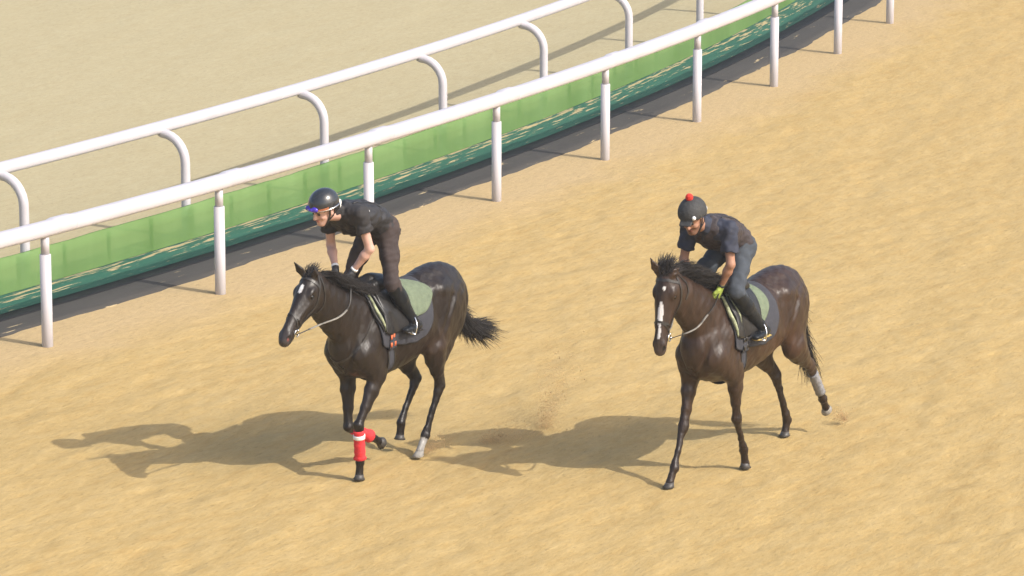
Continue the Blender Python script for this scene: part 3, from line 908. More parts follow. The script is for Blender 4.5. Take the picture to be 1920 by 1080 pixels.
def bandage(H, key, t0, t1, r, mat, tape=None):
    J = [np.array(j, float) for j in H.legs[key]]
    def at(t): i = min(int(t), 2); return J[i] + (J[i + 1] - J[i]) * (t - i)
    ts = np.linspace(t0, t1, 14); mb = MB(); pts = [at(t) for t in ts]
    rr = [r * (1 + .05 * math.sin(i * 2.1) + (.18 if t > 1.85 else 0)) for i, t in enumerate(ts)]
    mb.tube(pts, rr, 16, up=(0, 1, 0)); b = mb.build('bandage', mat, H.root)
    if tape:
        mb = MB(); tt = np.linspace(*tape, 4); mb.tube([at(t) for t in tt], r * 1.09, 16, up=(0, 1, 0)); mb.build('tape', 'white', b)
    return b

# ------------------------------------------------------------------ riders
def hand(v, wr, fwd, palm, k=.008):
    # fist round the rein: palm block, four curled fingers of different length, thumb from the side
    wr = np.array(wr, float); f = unit(fwd); p = unit(np.array(palm) - f * (np.array(palm) @ f)); s = np.cross(f, p)
    c = wr + f * .052
    v.econe(wr, wr + f * .025, (.022, .028), (.022, .034), p, k * 2)
    v.ell(c, (.042, .018, .040), k * 2, u=f, v=p)
    for i, (o, L) in enumerate(((-.030, .92), (-.010, 1.0), (.010, .95), (.029, .78))):
        a = c + f * .036 + s * o; b = a + (f * .55 + p * .62) * .036 * L; d = b + (-f * .45 + p * .80) * .024 * L; e = d + (-f * .95 - p * .05) * .022 * L
        v.cone(a, b, .0105, .0098, k); v.cone(b, d, .0098, .0092, k * .4); v.cone(d, e, .0092, .0080, k * .4)
    a = wr + f * .030 - s * .034; b = a + f * .034 - s * .012 + p * .018; d = b + f * .026 + s * .012 + p * .016
    v.cone(a, b, .0125, .0110, k); v.cone(b, d, .0110, .0090, k * .5)

def make_rider(label, H, R):
    root = thing('person', label, 'person', H.root.location, HEAD_ROT, 'riders on the two horses')
    J = {k: np.array(q, float) for k, q in R['J'].items()}
    lo = (-.42, -.42, 1.15); hi = (.98, .42, 2.72)
    lat_s = unit(J['shL'] - J['shR']); lat_h = unit(J['hipL'] - J['hipR'])
    pel = (J['hipL'] + J['hipR']) / 2 + V3(*R.get('peloff', (-.02, 0, .03))); shm = (J['shL'] + J['shR']) / 2
    chest = shm * .72 + pel * .28 + V3(*R['chestoff']); waist = shm * .38 + pel * .62 + V3(*R['waistoff'])
    def torso(v, g, top=True):
        v.chain([(*(pel + (pel - waist) * .35), .10 + g, .085 + g), (*pel, .158 + g, .118 + g), (*waist, .140 + g, .100 + g), (*chest, .180 + g, .124 + g), (*(shm + (shm - chest) * .15), .150 + g, .080 + g)], 5, lat_s, .03)
    f, u = unit(R['face']), None
    u = unit(V3(*R['hup']) - f * (V3(*R['hup']) @ f)); l = np.cross(u, f); C = J['head']
    X = lambda a, b, c: C + (f * a + l * b + u * c) * 1.07
    # ---- the body, one surface
    v = Vol(lo, hi, .0085)
    torso(v, -.018)
    v.cone(shm + unit(C - shm) * .01, X(-.02, 0, -.07), .062, .052, .05)
    for s in 'LR':
        v.cone(J['sh' + s], J['el' + s], .046, .038, .03); v.cone(J['el' + s], J['el' + s] * .7 + J['wr' + s] * .3, .038, .040, .02)
        v.cone(J['el' + s] * .7 + J['wr' + s] * .3, J['wr' + s], .040, .024, .02)
        fw = R['hand' + s][0]; hand(v, J['wr' + s], fw, R['hand' + s][1], .006)
        v.cone(J['hip' + s], J['kn' + s], .075, .048, .04); v.cone(J['kn' + s], J['kn' + s] * .6 + J['an' + s] * .4 + V3(-.012, 0, -.0), .045, .050, .03)
        v.cone(J['kn' + s] * .6 + J['an' + s] * .4, J['an' + s], .050, .032, .03); v.econe(J['heel' + s], J['toe' + s], (.028, .024), (.034, .018), (0, 1, 0), .02)
        v.cone(J['an' + s], J['heel' + s], .032, .028, .02)
    hv = v.clone()
    hv.ell(X(-.008, 0, .022), (.105, .082, .105), .02, u=f, v=l)
    hv.ell(X(.030, 0, -.045), (.062, .060, .080), .03, u=f, v=l)
    hv.ell(X(.062, 0, -.108), (.030, .030, .024), .03, u=f, v=l)
    for s in (-1, 1):
        hv.cone(X(.02, s * .052, -.075), X(.058, s * .022, -.112), .018, .014, .03)
        hv.ell(X(.062, s * .040, -.045), (.022, .020, .018), .02, u=f, v=l)
        hv.ell(X(.094, s * .030, -.012), (.014, .017, .011), .010, '-', u=f, v=l)
        hv.ell(X(-.008, s * .078, -.030), (.018, .008, .030), .006, u=f, v=l)
    hv.cone(X(.088, -.03, .006), X(.088, .03, .006), .008, .008, .012)
    hv.cone(X(.092, 0, -.004), X(.112, 0, -.044), .008, .014, .014)
    hv.ell(X(.100, 0, -.050), (.012, .016, .009), .010, u=f, v=l)
    hv.ell(X(.088, 0, -.076), (.010, .024, .006), .008, u=f, v=l); hv.ell(X(.084, 0, -.086), (.010, .020, .006), .008, u=f, v=l)
    v.merge(hv, .02)
    sk = np.array(R['skin'])
    def colorf(Vt):
        c = np.tile(sk, (len(Vt), 1)).astype(float); q = Vt - C; a = q @ f; b = q @ l; e = q @ u
        lip = (a > .07) & (np.abs(b) < .022) & (np.abs(e + .081) < .008); c[lip] = sk * (.8, .5, .5)
        brow = (a > .06) & (np.abs(np.abs(b) - .030) < .018) & (np.abs(e - .008) < .006); c[brow] = sk * .2
        if R['beard']:
            bm = (a > -.01) & (e < -.055) & (e > -.15) & (np.linalg.norm(q, axis=1) < .17); c[bm] = c[bm] * R['beard']
        hair = (e > .0) & (a < .05) & (np.linalg.norm(q, axis=1) < .14); c[hair] = (.02, .014, .010)
        return c
    v.build('body', 'skin', root, colorf)
    for s in (-1, 1):
        mb = MB(); mb.ball(X(.083, s * .030, -.012), .0125); mb.build('eye', 'eye', root)
    # ---- shirt with short sleeves
    t = Vol(lo, hi, .0095)
    torso(t, .010)
    t.cone(shm, shm + (C - shm) * R.get('collar', .40), .088, .072, .04)
    for s in 'LR':
        cuff = J['sh' + s] + (J['el' + s] - J['sh' + s]) * R['sleeve']
        t.cone(shm * .35 + J['sh' + s] * .65, J['sh' + s], .080, .072, .05)
        t.cone(J['sh' + s], cuff, .074, .074, .04)
        n = unit(J['el' + s] - J['sh' + s]); t.cone(cuff + n * .030, cuff + n * .16, .058, .056, .006, '-'); cutplane(t, cuff, n, .14)
    t.wrinkle(.0062, 44, 1, (.6, 1.5, 1.2)); t.wrinkle(.0025, 95, 7, (.6, 1.5, 1.2)); t.build('shirt', R['shirt'], root)
    # ---- vest
    w = Vol(lo, hi, .0095); torso(w, .022)
    for s in 'LR': w.ell(J['sh' + s] + (J['sh' + s] - shm) * .05, (.088, .088, .088), .02, '-')
    cutplane(w, pel * .70 + waist * .30, unit(pel - waist), .24)
    w.wrinkle(.0058, 46, 1, (.6, 1.5, 1.2)); w.wrinkle(.0025, 95, 7, (.6, 1.5, 1.2))
    vt = w.build('vest', R['vest'], root)
    def vsnap(p, off=.003):
        p = np.array(p, float)
        for _ in range(8):
            d = float(w.sample(p)[0]); n = w.normal(p); p = p - n * (d - off) * .8
        return p, w.normal(p)
    sl_ = unit(J['shL'] - J['shR']); bk_ = unit(V3(0, 0, 1))
    mb = MB()                                # zip down the chest and seams over both shoulders
    for o_ in (0,):
        pts = [vsnap(shm * (1 - q) + pel * q - bk_ * .14) for q in np.linspace(.08, .7, 9)]
        mb.ribbon([p for p, n in pts], [n for p, n in pts], .012, .003)
    for sg in (-1, 1):
        pts = [vsnap(shm * (1 - q) + pel * q + sl_ * sg * (.12 - .03 * q) + bk_ * .14) for q in np.linspace(.02, .75, 9)]
        mb.ribbon([p for p, n in pts], [n for p, n in pts], .010, .003)
    mb.build('seam', 'strap', vt)
    p, n = vsnap(shm * .75 + pel * .25 + sl_ * .16 + bk_ * .05)
    mb = MB(); mb.ribbon([p - V3(.012, 0, 0), p + V3(.012, 0, 0)], [n, n], .016, .003); mb.build('label', 'white', vt)
    # ---- trousers
    t = Vol(lo, hi, .0095)
    t.chain([(*(pel + (pel - waist) * .45), .10, .08), (*pel, .172, .130), (*(pel * .5 + waist * .5), .158, .118), (*waist, .12, .08)], 5, lat_h, .03)
    for s in 'LR':
        h, k_, a = J['hip' + s], J['kn' + s], J['an' + s]
        t.cone(h, h * .5 + k_ * .5, .098, .080, .05); t.cone(h * .5 + k_ * .5, k_, .080, .063, .03); t.cone(k_, k_ * .86 + a * .14, .063, .062, .03)
    cutplane(t, pel * .40 + waist * .60, unit(waist - pel), .22); t.wrinkle(.0060, 34, 3, (1.4, 1, .9)); t.wrinkle(.0028, 85, 8, (1.0, 1, 1.5))
    t.build('trousers', R['trousers'], root)
    # ---- boots
    for s in 'LR':
        t = Vol(lo, (hi[0], hi[1], 1.95), .0085); k_, a, he, to = J['kn' + s], J['an' + s], J['heel' + s], J['toe' + s]
        bt = k_ + (a - k_) * R.get('boot', .10)
        t.cone(bt, k_ * .6 + a * .4, .069, .066, .02); t.cone(k_ * .6 + a * .4, a, .065, .047, .03)
        t.econe(he + V3(0, 0, .012), he * .3 + to * .7, (.036, .036), (.044, .030), (0, 1, 0), .03); t.econe(he * .3 + to * .7, to, (.044, .028), (.034, .022), (0, 1, 0), .02)
        t.cone(a, he + V3(.02, 0, .02), .046, .038, .03)
        cutplane(t, bt - unit(a - k_) * .02, unit(k_ - a), .12)
        b = t.build('boot', 'boot', root)
        mb = MB(); d = unit(to - he); mb.tube([he + V3(-.03, 0, -.030), he + d * .06 + V3(0, 0, -.030), to + V3(.0, 0, -.020)], [.036, .036, .036], 10, flat=.25, up=(0, 0, 1)); mb.build('sole', R.get('solemat', 'leather'), b)
    # ---- gloves
    for s in 'LR':
        wr = J['wr' + s]; fw = R['hand' + s][0]
        t = Vol(wr - .16, wr + .16, .0045)
        hand(t, wr, fw, R['hand' + s][1], .007); t.d -= .0035
        n = unit(J['wr' + s] - J['el' + s]); t.cone(wr - n * .02, wr + n * .03, .031, .028, .01)
        g = t.build('glove', R['glove'], root)
        mb = MB(); mb.tube([wr - n * .034, wr - n * .012], [.0325, .0325], 12); mb.build('cuff', R.get('cuff', R['glove']), g)
    # ---- helmet
    t = Vol(C - .24, C + .24, .006)
    t.ell(X(-.012, 0, .040), (.145, .122, .128), .0, u=f, v=l)
    cutplane(t, X(.10, 0, R.get('brim', .030)), unit(-u + f * .10), .0 + 9)
    t.ell(X(-.09, 0, -.01), (.050, .088, .055), .02, u=f, v=l)
    t.ell(X(-.015, 0, -.02), (.091, .085, .054), .004, '-', u=f, v=l)
    t.ell(X(.045, 0, -.035), (.096, .090, .070), .004, '-', u=f, v=l)
    if R.get('peak'):
        t.econe(X(.115, -.045, .026), X(.115, .045, .026), (.055, .010), (.055, .010), unit(f - u * .30), .012)
    hm = t.build('helmet', R['helmet'], root)
    if R.get('rim'):
        mb = MB(); pts = []
        for q in np.linspace(-2.2, 2.2, 25): pts.append(X(-.012 + .138 * math.cos(q), .118 * math.sin(q), .024 + .010 * math.cos(q)))
        mb.tube(pts, .006, 6); mb.build('rim', 'steel', hm)
    mb = MB()
    for s in (-1, 1):
        pts = spline([X(.01, s * .092, .02), X(.015, s * .080, -.035), X(.035, s * .064, -.085), X(.055, s * .03, -.135), X(.058, 0, -.142)], 5)
        mb.ribbon(pts, [unit(p - X(0, 0, -.05)) for p in pts], .016, .004)
        pts = spline([X(-.06, s * .085, .0), X(-.02, s * .082, -.05), X(.030, s * .066, -.082)], 5)
        mb.ribbon(pts, [unit(p - X(0, 0, -.05)) for p in pts], .014, .004)
    mb.build('chin_strap', 'leather', hm, False)
    mb = MB(); c0 = X(-.130, .030, -.005)
    mb.ball(X(-.118, .060, .005), .030, sc=(.8, .6, 1)); mb.ball(X(-.125, .045, -.030), .020, sc=(.9, .6, 1)); mb.build('tag', 'white', hm)
    if R.get('pompom'):
        mb = MB(); mb.ball(X(-.012, 0, .175), .034, 16, 12); o = mb.build('pompom', 'pom', hm)
        mb = MB(); mb.ball(X(.104, .066, .055), .018, sc=(1, 1, 1)); mb.build('badge', 'white', hm)
    if R.get('goggles'):
        mb = MB()
        for s in (-1, 1): mb.ball(X(.116, s * .034, .048), .034, 14, 10, (.62, 1.05, .72))
        mb.tube([X(.126, -.03, .048), X(.134, 0, .048), X(.126, .03, .048)], .014, 8)
        gg = mb.build('goggles', 'lens', root)
        mb = MB(); pts = [X(-.012 + .138 * math.cos(q), .118 * math.sin(q), .040) for q in np.linspace(-1.25, 1.25, 20)]
        mb.ribbon(pts, [unit(p - X(-.012, 0, .04)) for p in pts], .022, .004); mb.build('goggle_strap', 'tan', gg, False)
    return root, J

def cutplane(v, p0, n, rad):
    # keep only what lies behind the plane (within rad of p0 sideways)
    p0 = np.array(p0, float); n = unit(n)
    if rad > 5: rad = 5
    sl, X, Y, Z = v.box(p0 - rad, p0 + rad, 0)
    q = (X - p0[0]) * n[0] + (Y - p0[1]) * n[1] + (Z - p0[2]) * n[2]
    r2 = (X - p0[0]) ** 2 + (Y - p0[1]) ** 2 + (Z - p0[2]) ** 2
    A = v.d[sl]
    if A.size == 0: return
    v.d[sl] = np.where((r2 < rad * rad) & (q < rad), np.maximum(A, q), A).astype(np.float32)

# ------------------------------------------------------------------ horse and rider in front
cfgA = dict(
    color=(.015, .0100, .0075),
    neck=[(.12, 0, 1.33, .17, .27), (.32, 0, 1.41, .145, .255), (.54, 0, 1.54, .110, .210), (.73, 0, 1.675, .090, .170), (.88, 0, 1.785, .074, .125)],
    hs=1.02, poll=(.945, 0, 1.935), haxis=(.665, 0, -.747), hlat=(0, 1, 0),
    ears=[(.35, .25, .80), (.55, -.25, .85)], earlen=(.095, .165), earface=[(.8, .5, -.5), (.8, .4, -.5)],
    FL=[(.17, .165, .90), (.43, .15, .52), (.37, .12, .17), (.385, .12, .02)],
    FR=[(.14, -.165, .88), (.22, -.11, .42), (-.13, -.11, .25), (-.275, -.10, .165)],
    HL=[(-.68, .185, .99), (-.83, .145, .60), (-.635, .12, .185), (-.52, .12, .02)],
    HR=[(-.62, -.185, .95), (-.86, -.13, .62), (-.60, -.12, .27), (-.585, -.12, .125)],
    sole={'FR': (-.9, 0, -.35), 'HR': (.15, 0, -1), 'FL': (.1, 0, -1)},
    white=[(.10, .19, .0, .017, .08)], pinknose=True, snip=True,
    socks=[('HL', .105, (.25, .24, .225))], hoofmat={'HL': 'hoof_pale'},
    glints=[],
)
A = make_horse('almost black horse with white star and red foreleg bandages', (-1.215, 34.951, 0), cfgA)
mane(A, cfgA, 11, 3000, 1, (.45, .55, .55, .45), (.08, .17))
forelock(A, 12, 160, (-.5, 0, .7), (.05, .12))
tail(A, [(-1.20, 0, 1.40), (-1.28, 0, 1.26), (-1.37, .01, 1.10), (-1.48, .02, 1.01), (-1.60, .03, .96)], 13, 2600, .62, (.12, .29), (-.15, .05, -.10))
bandage(A, 'FL', 1.14, 1.90, .049, 'red_band', (1.26, 1.36))
bandage(A, 'FR', 1.22, 1.92, .050, 'red_band')
bridle(A, [[(.94, .12, 1.51), (.72, .165, 1.54), (.57, .16, 1.61), (.49, .12, 1.73), (.45, .10, 1.83)],
           [(.94, -.10, 1.53), (.72, -.13, 1.56), (.57, -.14, 1.63), (.50, -.11, 1.74), (.44, -.09, 1.83)]], {'rubber': .45})

# breastplate straps lying on the chest and shoulder
bp_ = thing('breastplate', None, None); del_keys(bp_); bp_.parent = A.root
strap(A, 'neck_strap', [(.10, .16, 1.58), (.28, .19, 1.38), (.42, .17, 1.22), (.52, .06, 1.10), (.53, 0, 1.08)], .020, 'strap', bp_)
strap(A, 'neck_strap', [(.10, -.16, 1.58), (.28, -.19, 1.38), (.42, -.17, 1.22), (.52, -.06, 1.10), (.53, 0, 1.08)], .020, 'strap', bp_)
strap(A, 'chest_strap', [(.53, 0, 1.08), (.48, 0, .98), (.36, 0, .88), (.2, 0, .84)], .022, 'strap', bp_)

def saddlery(H, deep, padx, padt, clothx, cloth_t, cloth_label, pad_label, sad_label, footL, footR, trims, girth_x):
    loc = H.root.location
    cl = thing('saddle_cloth', cloth_label, 'saddle cloth', loc, HEAD_ROT, 'charcoal saddle cloths')
    drape(H, 'cloth', 'cloth_dark', cl, lambda a: clothx[0] + clothx[2] * a / 100, lambda a: clothx[1] + .14 * (max(0, a - 50) / 60) ** 2, cloth_t, .010, .010, 44, 64, ripple=.004)
    pd = thing('saddle_pad', pad_label, 'saddle pad', loc, HEAD_ROT, 'green saddle pads')
    drape(H, 'pad', 'pad_green', pd, lambda a: padx[0], lambda a: padx[1] + padx[2] * max(0, 1 - a / 42) ** 1.5 + .10 * (a / 60) ** 2, padt, .021, .016, 30, 40)
    for (x0, x1, t0, t1, w, mt) in trims:
        for s in (-1, 1):
            P = []; Nn = []
            for q in np.linspace(0, 1, 16):
                th = math.radians(t0 + (t1 - t0) * q); x = x0 + (x1 - x0) * q; d = V3(0, s * math.sin(th), math.cos(th))
                P.append(H.tv.hit((x, 0, zc(x)), d, .030)); Nn.append(d)
            mb = MB(); mb.tube(P, [w * (.6 + .4 * math.sin(math.pi * min(1, k / 15 + .1))) for k in range(16)], 8); mb.build('roll', mt, pd)
    sd_ = thing('saddle', sad_label, 'saddle', loc, HEAD_ROT, 'black exercise saddles')
    t = Vol((-.65, -.3, 1.40), (.30, .3, 1.90), .009)
    def top(x): return float(H.v.hit((x, 0, zc(x)), (0, 0, 1), 0)[2])
    t.chain([(.10, 0, top(.10) + .035, .05, .028), (.03, 0, top(.03) + .050, .06, .032), (-.10, 0, top(-.10) + .030, .08, .028), (-.18, 0, top(-.18) + .022, .10, .022), (-.24, 0, top(-.24) + .026, .09, .018)], 5, (0, 1, 0), .02)
    for s in (-1, 1): t.chain([(.10, s * .08, top(.10) + .005, .04, .05), (-.1, s * .10, top(-.1) - .0, .04, .045), (-.22, s * .10, top(-.22), .04, .035)], 4, (0, 1, 0), .03)
    t.build('seat', 'leather', sd_)
    for s in (-1, 1):
        def xf(a): return .12 + .06 * math.sin(math.radians(a))
        def xb(a): return -.26 + .10 * (a / 80) ** 2
        sides = drape_side(H, 'flap', 'leather', sd_, xf, xb, lambda u: 84 - 10 * (2 * u - 1) ** 2, s, 18, .036, .008)
    mb = MB(); P = []; Nn = []
    for q in np.linspace(70, 290, 60):
        th = math.radians(q); d = V3(0, math.sin(th), math.cos(th)); P.append(H.tv.hit((girth_x, 0, zc(girth_x)), d, .003 if 112 < q < 248 else .024)); Nn.append(d)
    mb.ribbon(P, Nn, .085, .007); g = mb.build('girth', 'cloth_dark', sd_)
    for dx in (-.044, .044):
        mb = MB(); mb.tube([p + n_ * .008 + V3(dx, 0, 0) for p, n_ in zip(P[10:50], Nn[10:50])], .0055, 6); mb.build('piping', 'strap', g)
    for s in (-1, 1):
        for dx, q in ((.035, 88), (-.02, 88), (.03, 103), (-.035, 103)):
            th = math.radians(q); d = V3(0, s * math.sin(th), math.cos(th)); p = H.tv.hit((girth_x + dx, 0, zc(girth_x)), d, .034)
            mb = MB(); mb.ribbon([p + V3(0, 0, .020), p - V3(0, 0, .020)], [d, d], .024, .006); mb.build('elastic_tab', 'orange' if deep else 'strap', g)
    for s, ft in ((1, footL), (-1, footR)):
        he, to = np.array(ft[0], float), np.array(ft[1], float); f = unit(to - he); c = he + (to - he) * .62
        lt = V3(0, 1, 0); up_ = unit(np.cross(f, lt)); up_ = up_ if up_[2] > 0 else -up_
        fu = unit(up_ * .9 - f * .25)
        mb = MB(); mb.tube([c - up_ * .036 + lt * .058, c - up_ * .038 - lt * .058], .015, 8, flat=.5); 
        pts = [c - up_ * .036 + lt * .058, c + fu * .03 + lt * .064, c + fu * .085 + lt * .040, c + fu * .118, c + fu * .085 - lt * .040, c + fu * .03 - lt * .064, c - up_ * .036 - lt * .058]
        mb.tube(spline(pts, 5), .0068, 8); st = mb.build('stirrup', 'steel', sd_)
        tp = H.v.hit((-.07, 0, zc(-.07)), V3(0, s * math.sin(math.radians(38)), math.cos(math.radians(38))), .055)
        e = c + fu * .118
        mb = MB(); mb.ribbon([tp, tp * .5 + e * .5 + V3(0, s * .02, 0), e], [V3(0, s, 0)] * 3, .024, .006); mb.build('stirrup_leather', 'strap', sd_, False)

def drape_side(H, name, mat, parent, xf, xb, tmax, s, tmin, off, thick):
    nu, nv = 22, 26; A_ = []; B_ = []
    for u in np.linspace(0, 1, nu):
        tm = tmax(u)
        for w in np.linspace(0, 1, nv):
            a = tmin + (tm - tmin) * w; th = math.radians(a); x = xf(a) * (1 - u) + xb(a) * u
            d = V3(0, s * math.sin(th), math.cos(th)); q = H.tv.hit((x, 0, zc(x)), d, 0); A_.append(q + d * (off + thick)); B_.append(q + d * off)
    n = nu * nv; F = []
    for i in range(nu - 1):
        for j in range(nv - 1):
            a, b, c, d = i * nv + j, (i + 1) * nv + j, (i + 1) * nv + j + 1, i * nv + j + 1
            F.append((a, d, c, b)); F.append((n + a, n + b, n + c, n + d))
    rim = [i * nv for i in range(nu)] + [(nu - 1) * nv + j for j in range(1, nv)] + [i * nv + nv - 1 for i in range(nu - 2, -1, -1)] + [j for j in range(nv - 2, 0, -1)]
    for k in range(len(rim)): a, b = rim[k], rim[(k + 1) % len(rim)]; F.append((a, b, n + b, n + a))
    return mesh_obj(name, A_ + B_, F, mat, parent)

RA = dict(
    J=dict(head=(.705, .0, 2.465), shL=(.435, .185, 2.385), shR=(.37, -.185, 2.335), elL=(.385, .25, 2.08), elR=(.29, -.225, 2.04), wrL=(.425, .10, 1.875), wrR=(.415, -.09, 1.875),
           hipL=(-.10, .10, 2.13), hipR=(-.11, -.10, 2.10), knL=(.04, .235, 1.71), knR=(.02, -.225, 1.69), anL=(-.20, .285, 1.345), anR=(-.22, -.285, 1.33),
           heelL=(-.285, .29, 1.265), toeL=(-.05, .315, 1.285), heelR=(-.30, -.29, 1.25), toeR=(-.07, -.315, 1.27)),
    chestoff=(.0, 0, .0), waistoff=(.0, 0, .05), face=(.93, -.25, -.33), hup=(.25, 0, 1), skin=(.50, .30, .235), beard=None,
    handL=((.35, -.12, -.85), (.15, -1, .0)), handR=((.35, .12, -.85), (.15, 1, .0)), sleeve=.52, collar=.56,
    shirt='black_shirt', vest='black_vest', trousers='brown_trouser', glove='black_glove', cuff='white', helmet='helmet', rim=True, goggles=True, boot=.06)
ra, JA = make_rider('person in black top and plain glossy black helmet riding the red bandaged horse', A, RA)

saddlery(A, True, (.02, -.64, .30), lambda u: 66 * (1 - .30 * max(0, (u - .7) / .3) ** 2), (.27, -.56, -.08), lambda u: 112 - 16 * (2 * u - 1) ** 6 - 8 * abs(math.sin(math.pi * u * 1.0)) ** 2 * 0,
         'charcoal saddle cloth on the near black horse with red leg bandages', 'sage green pad showing behind the black booted leg of the left rider', 'black leather saddle with orange girth tabs on the left horse',
         (RA['J']['heelL'], RA['J']['toeL']), (RA['J']['heelR'], RA['J']['toeR']), [(.23, .16, 16, 74, .015, 'pad_trim'), (.18, .11, 14, 74, .020, 'leather'), (.27, .19, 20, 70, .012, 'leather')], .06)

# ------------------------------------------------------------------ second horse and rider
cfgB = dict(
    color=(.031, .0165, .0100),
    neck=[(.12, 0, 1.34, .17, .27), (.30, 0, 1.46, .135, .235), (.50, -.01, 1.60, .100, .190), (.68, -.02, 1.73, .084, .155), (.84, -.035, 1.83, .074, .120)],
    hs=1.06, poll=(.925, -.04, 1.955), haxis=(.225, .03, -.97), hlat=(-.12, .993, 0),
    ears=[(-.45, .45, .65), (.42, -.22, .87)], earlen=(.10, .175), earface=[(.3, .9, .2), (.8, .5, -.3)],
    FL=[(.06, .175, .92), (-.01, .15, .525), (-.20, .12, .185), (-.235, .12, .02)],
    FR=[(.24, -.165, .90), (.395, -.14, .50), (.585, -.12, .165), (.675, -.12, .02)],
    HL=[(-.95, .185, .98), (-1.34, .145, .70), (-1.62, .125, .34), (-1.705, .12, .215)],
    HR=[(-.88, -.185, .95), (-1.22, -.14, .60), (-1.405, -.12, .155), (-1.36, -.12, .02)],
    sole={'HL': (-.75, 0, -.65)},
    white=[(.095, .125, .02, .010, .08), (.22, .42, .005, .020, .06), (.42, .52, .008, .010, .06)],
    socks=[('HL', .0, (.4, .4, .4))], hoofmat={'HL': 'hoof_pale'},
)
B = make_horse('brown horse with long white blaze and one grey bandaged hind leg', (1.816, 34.812, 0), cfgB)
mane(B, cfgB, 21, 2600, 1, (.75, .45, .25, .35), (.10, .21))
forelock(B, 22, 420, (-.35, 0, .85), (.08, .20))
tail(B, [(-1.20, 0, 1.40), (-1.31, 0, 1.28), (-1.36, .01, 1.10), (-1.42, .02, .92), (-1.48, .02, .78)], 23, 1100, .34, (.16, .34), (-.10, .0, -.20))
bandage(B, 'HL', 1.20, 1.80, .047, 'grey_band')
bridle(B, [[(.76, .17, 1.47), (.57, .175, 1.545), (.40, .16, 1.62), (.28, .13, 1.69)],
           [(.84, -.02, 1.47), (.66, -.09, 1.58), (.50, -.12, 1.68), (.40, -.09, 1.75)]], {'rubber': .45})
RB = dict(
    J=dict(head=(.515, .0, 2.385), shL=(.235, .195, 2.245), shR=(.24, -.19, 2.215), elL=(.285, .245, 1.955), elR=(.26, -.235, 1.935), wrL=(.245, .125, 1.735), wrR=(.37, -.085, 1.79),
           hipL=(-.19, .10, 1.985), hipR=(-.20, -.10, 1.97), knL=(.17, .235, 1.69), knR=(.16, -.23, 1.69), anL=(-.17, .285, 1.335), anR=(-.17, -.285, 1.335),
           heelL=(-.275, .29, 1.255), toeL=(-.04, .315, 1.255), heelR=(-.275, -.29, 1.255), toeR=(-.04, -.315, 1.255)),
    chestoff=(.0, 0, .01), waistoff=(-.02, 0, .045), peloff=(-.02, 0, .03), face=(.88, .10, -.36), hup=(.35, 0, 1), skin=(.33, .175, .115), beard=.55,
    handL=((.25, -.15, -.85), (.15, -1, .0)), handR=((.25, .15, -.85), (.15, 1, .0)), sleeve=.66,
    shirt='navy_shirt', vest='brown_vest', trousers='grey_trouser', glove='yellow_glove', cuff='black_glove', helmet='helmet2', peak=True, pompom=True, boot=.02, solemat='brass')
rb, JB = make_rider('person in navy shirt and yellow gloves with red pompom on the helmet', B, RB)
saddlery(B, False, (.10, -.44, .12), lambda u: 70 * (1 - .30 * max(0, (u - .7) / .3) ** 2), (.22, -.52, -.04), lambda u: 108 - 14 * (2 * u - 1) ** 6,
         'charcoal saddle cloth on the brown horse with the white blaze', 'pale green pad showing behind the booted leg of the right rider', 'black leather saddle edged with pale rolls on the right horse',
         (RB['J']['heelL'], RB['J']['toeL']), (RB['J']['heelR'], RB['J']['toeR']), [(.21, .17, 16, 74, .018, 'pad_trim'), (.165, .125, 16, 76, .016, 'leather'), (.12, .08, 14, 72, .017, 'pad_trim')], .03)

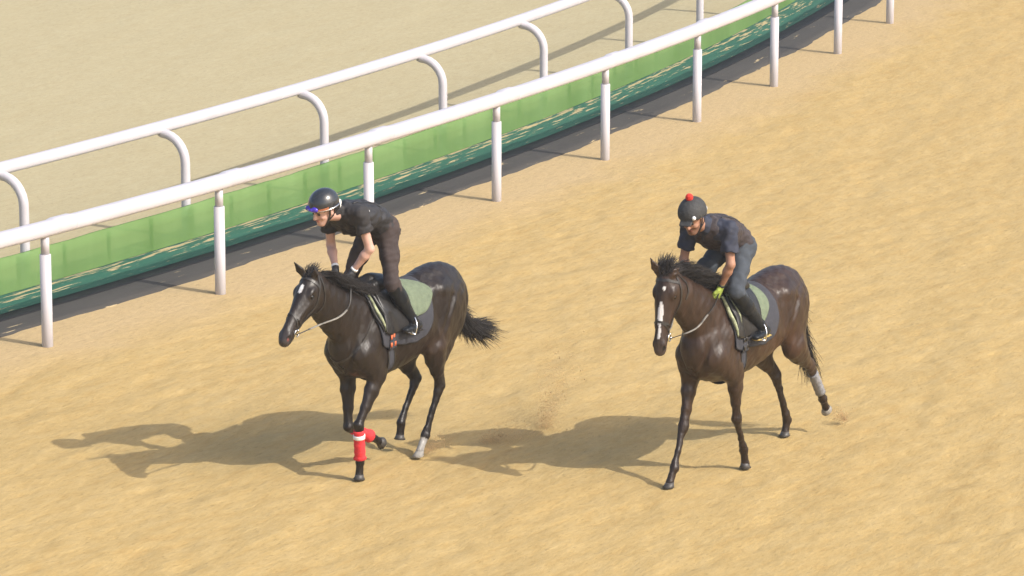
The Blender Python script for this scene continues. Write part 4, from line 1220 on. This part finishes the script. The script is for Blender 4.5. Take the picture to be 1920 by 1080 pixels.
# ------------------------------------------------------------------ sand thrown up by the hooves
def spray(c, d, n, L, spread, seed):
    rs = np.random.RandomState(seed); V = []; F = []
    c = np.array(c, float); d = np.array(d, float)
    for i in range(n):
        t = rs.beta(1.0, 1.6); p = c + d * t * L + rs.normal(0, 1, 3) * spread * (.25 + t) * np.array([1, 1, .6])
        if p[2] < .01: p[2] = rs.uniform(.005, .03)
        r = rs.uniform(.0016, .0040) if rs.rand() < .992 else rs.uniform(.006, .012); b = len(V)
        q = rs.normal(0, 1, (4, 3)); q /= np.linalg.norm(q, axis=1)[:, None]
        V += list(p + q * r); F += [(b, b + 1, b + 2), (b, b + 2, b + 3), (b, b + 3, b + 1), (b + 1, b + 3, b + 2)]
    return V, F
def local(H, p):
    c, s_ = math.cos(HEAD_ROT), math.sin(HEAD_ROT); l = H.root.location
    return (l[0] + p[0] * c - p[1] * s_, l[1] + p[0] * s_ + p[1] * c, p[2])
V_ = []; F_ = []
for args in [((.30, 36.3, .03), (.22, 1.0, .70), 9000, .95, .16, 31), ((-.25, 35.8, .03), (.8, .5, .10), 5000, .9, .17, 32),
             (local(A, (-.62, .12, .03)), (.35, .25, .22), 2500, .55, .07, 33), (local(B, (-2.05, .12, .05)), (-.3, .1, .3), 2200, .35, .07, 34)]:
    v_, f_ = spray(*args); b_ = len(V_); V_ += v_; F_ += [tuple(i + b_ for i in q) for q in f_]
o = mesh_obj('sand_spray', V_, np.array(F_, dtype=np.int32), 'dust', None, False)
tag(o, 'loose sand kicked into the air behind the galloping hooves', None, None, 'stuff')

# ------------------------------------------------------------------ light dusty air
hm_ = bpy.data.materials.new('dusty_air'); hm_.use_nodes = True
nt_ = hm_.node_tree
for n_ in list(nt_.nodes): nt_.nodes.remove(n_)
ho = nt_.nodes.new('ShaderNodeOutputMaterial'); hv_ = nt_.nodes.new('ShaderNodeVolumePrincipled')
hv_.inputs['Color'].default_value = (.96, .94, .90, 1); hv_.inputs['Density'].default_value = .0008; hv_.inputs['Anisotropy'].default_value = .2
nt_.links.new(hv_.outputs[0], ho.inputs['Volume'])
bx_ = (-3100, -2600, -1.2, 3100, 4100, 10.5)
hz = mesh_obj('haze', [(bx_[i], bx_[j], bx_[k]) for i in (0, 3) for j in (1, 4) for k in (2, 5)], [(0, 1, 3, 2), (4, 6, 7, 5), (0, 4, 5, 1), (2, 3, 7, 6), (0, 2, 6, 4), (1, 5, 7, 3)], hm_, None, False)
tag(hz, 'thin pale dusty air over the whole track', None, None, 'stuff')
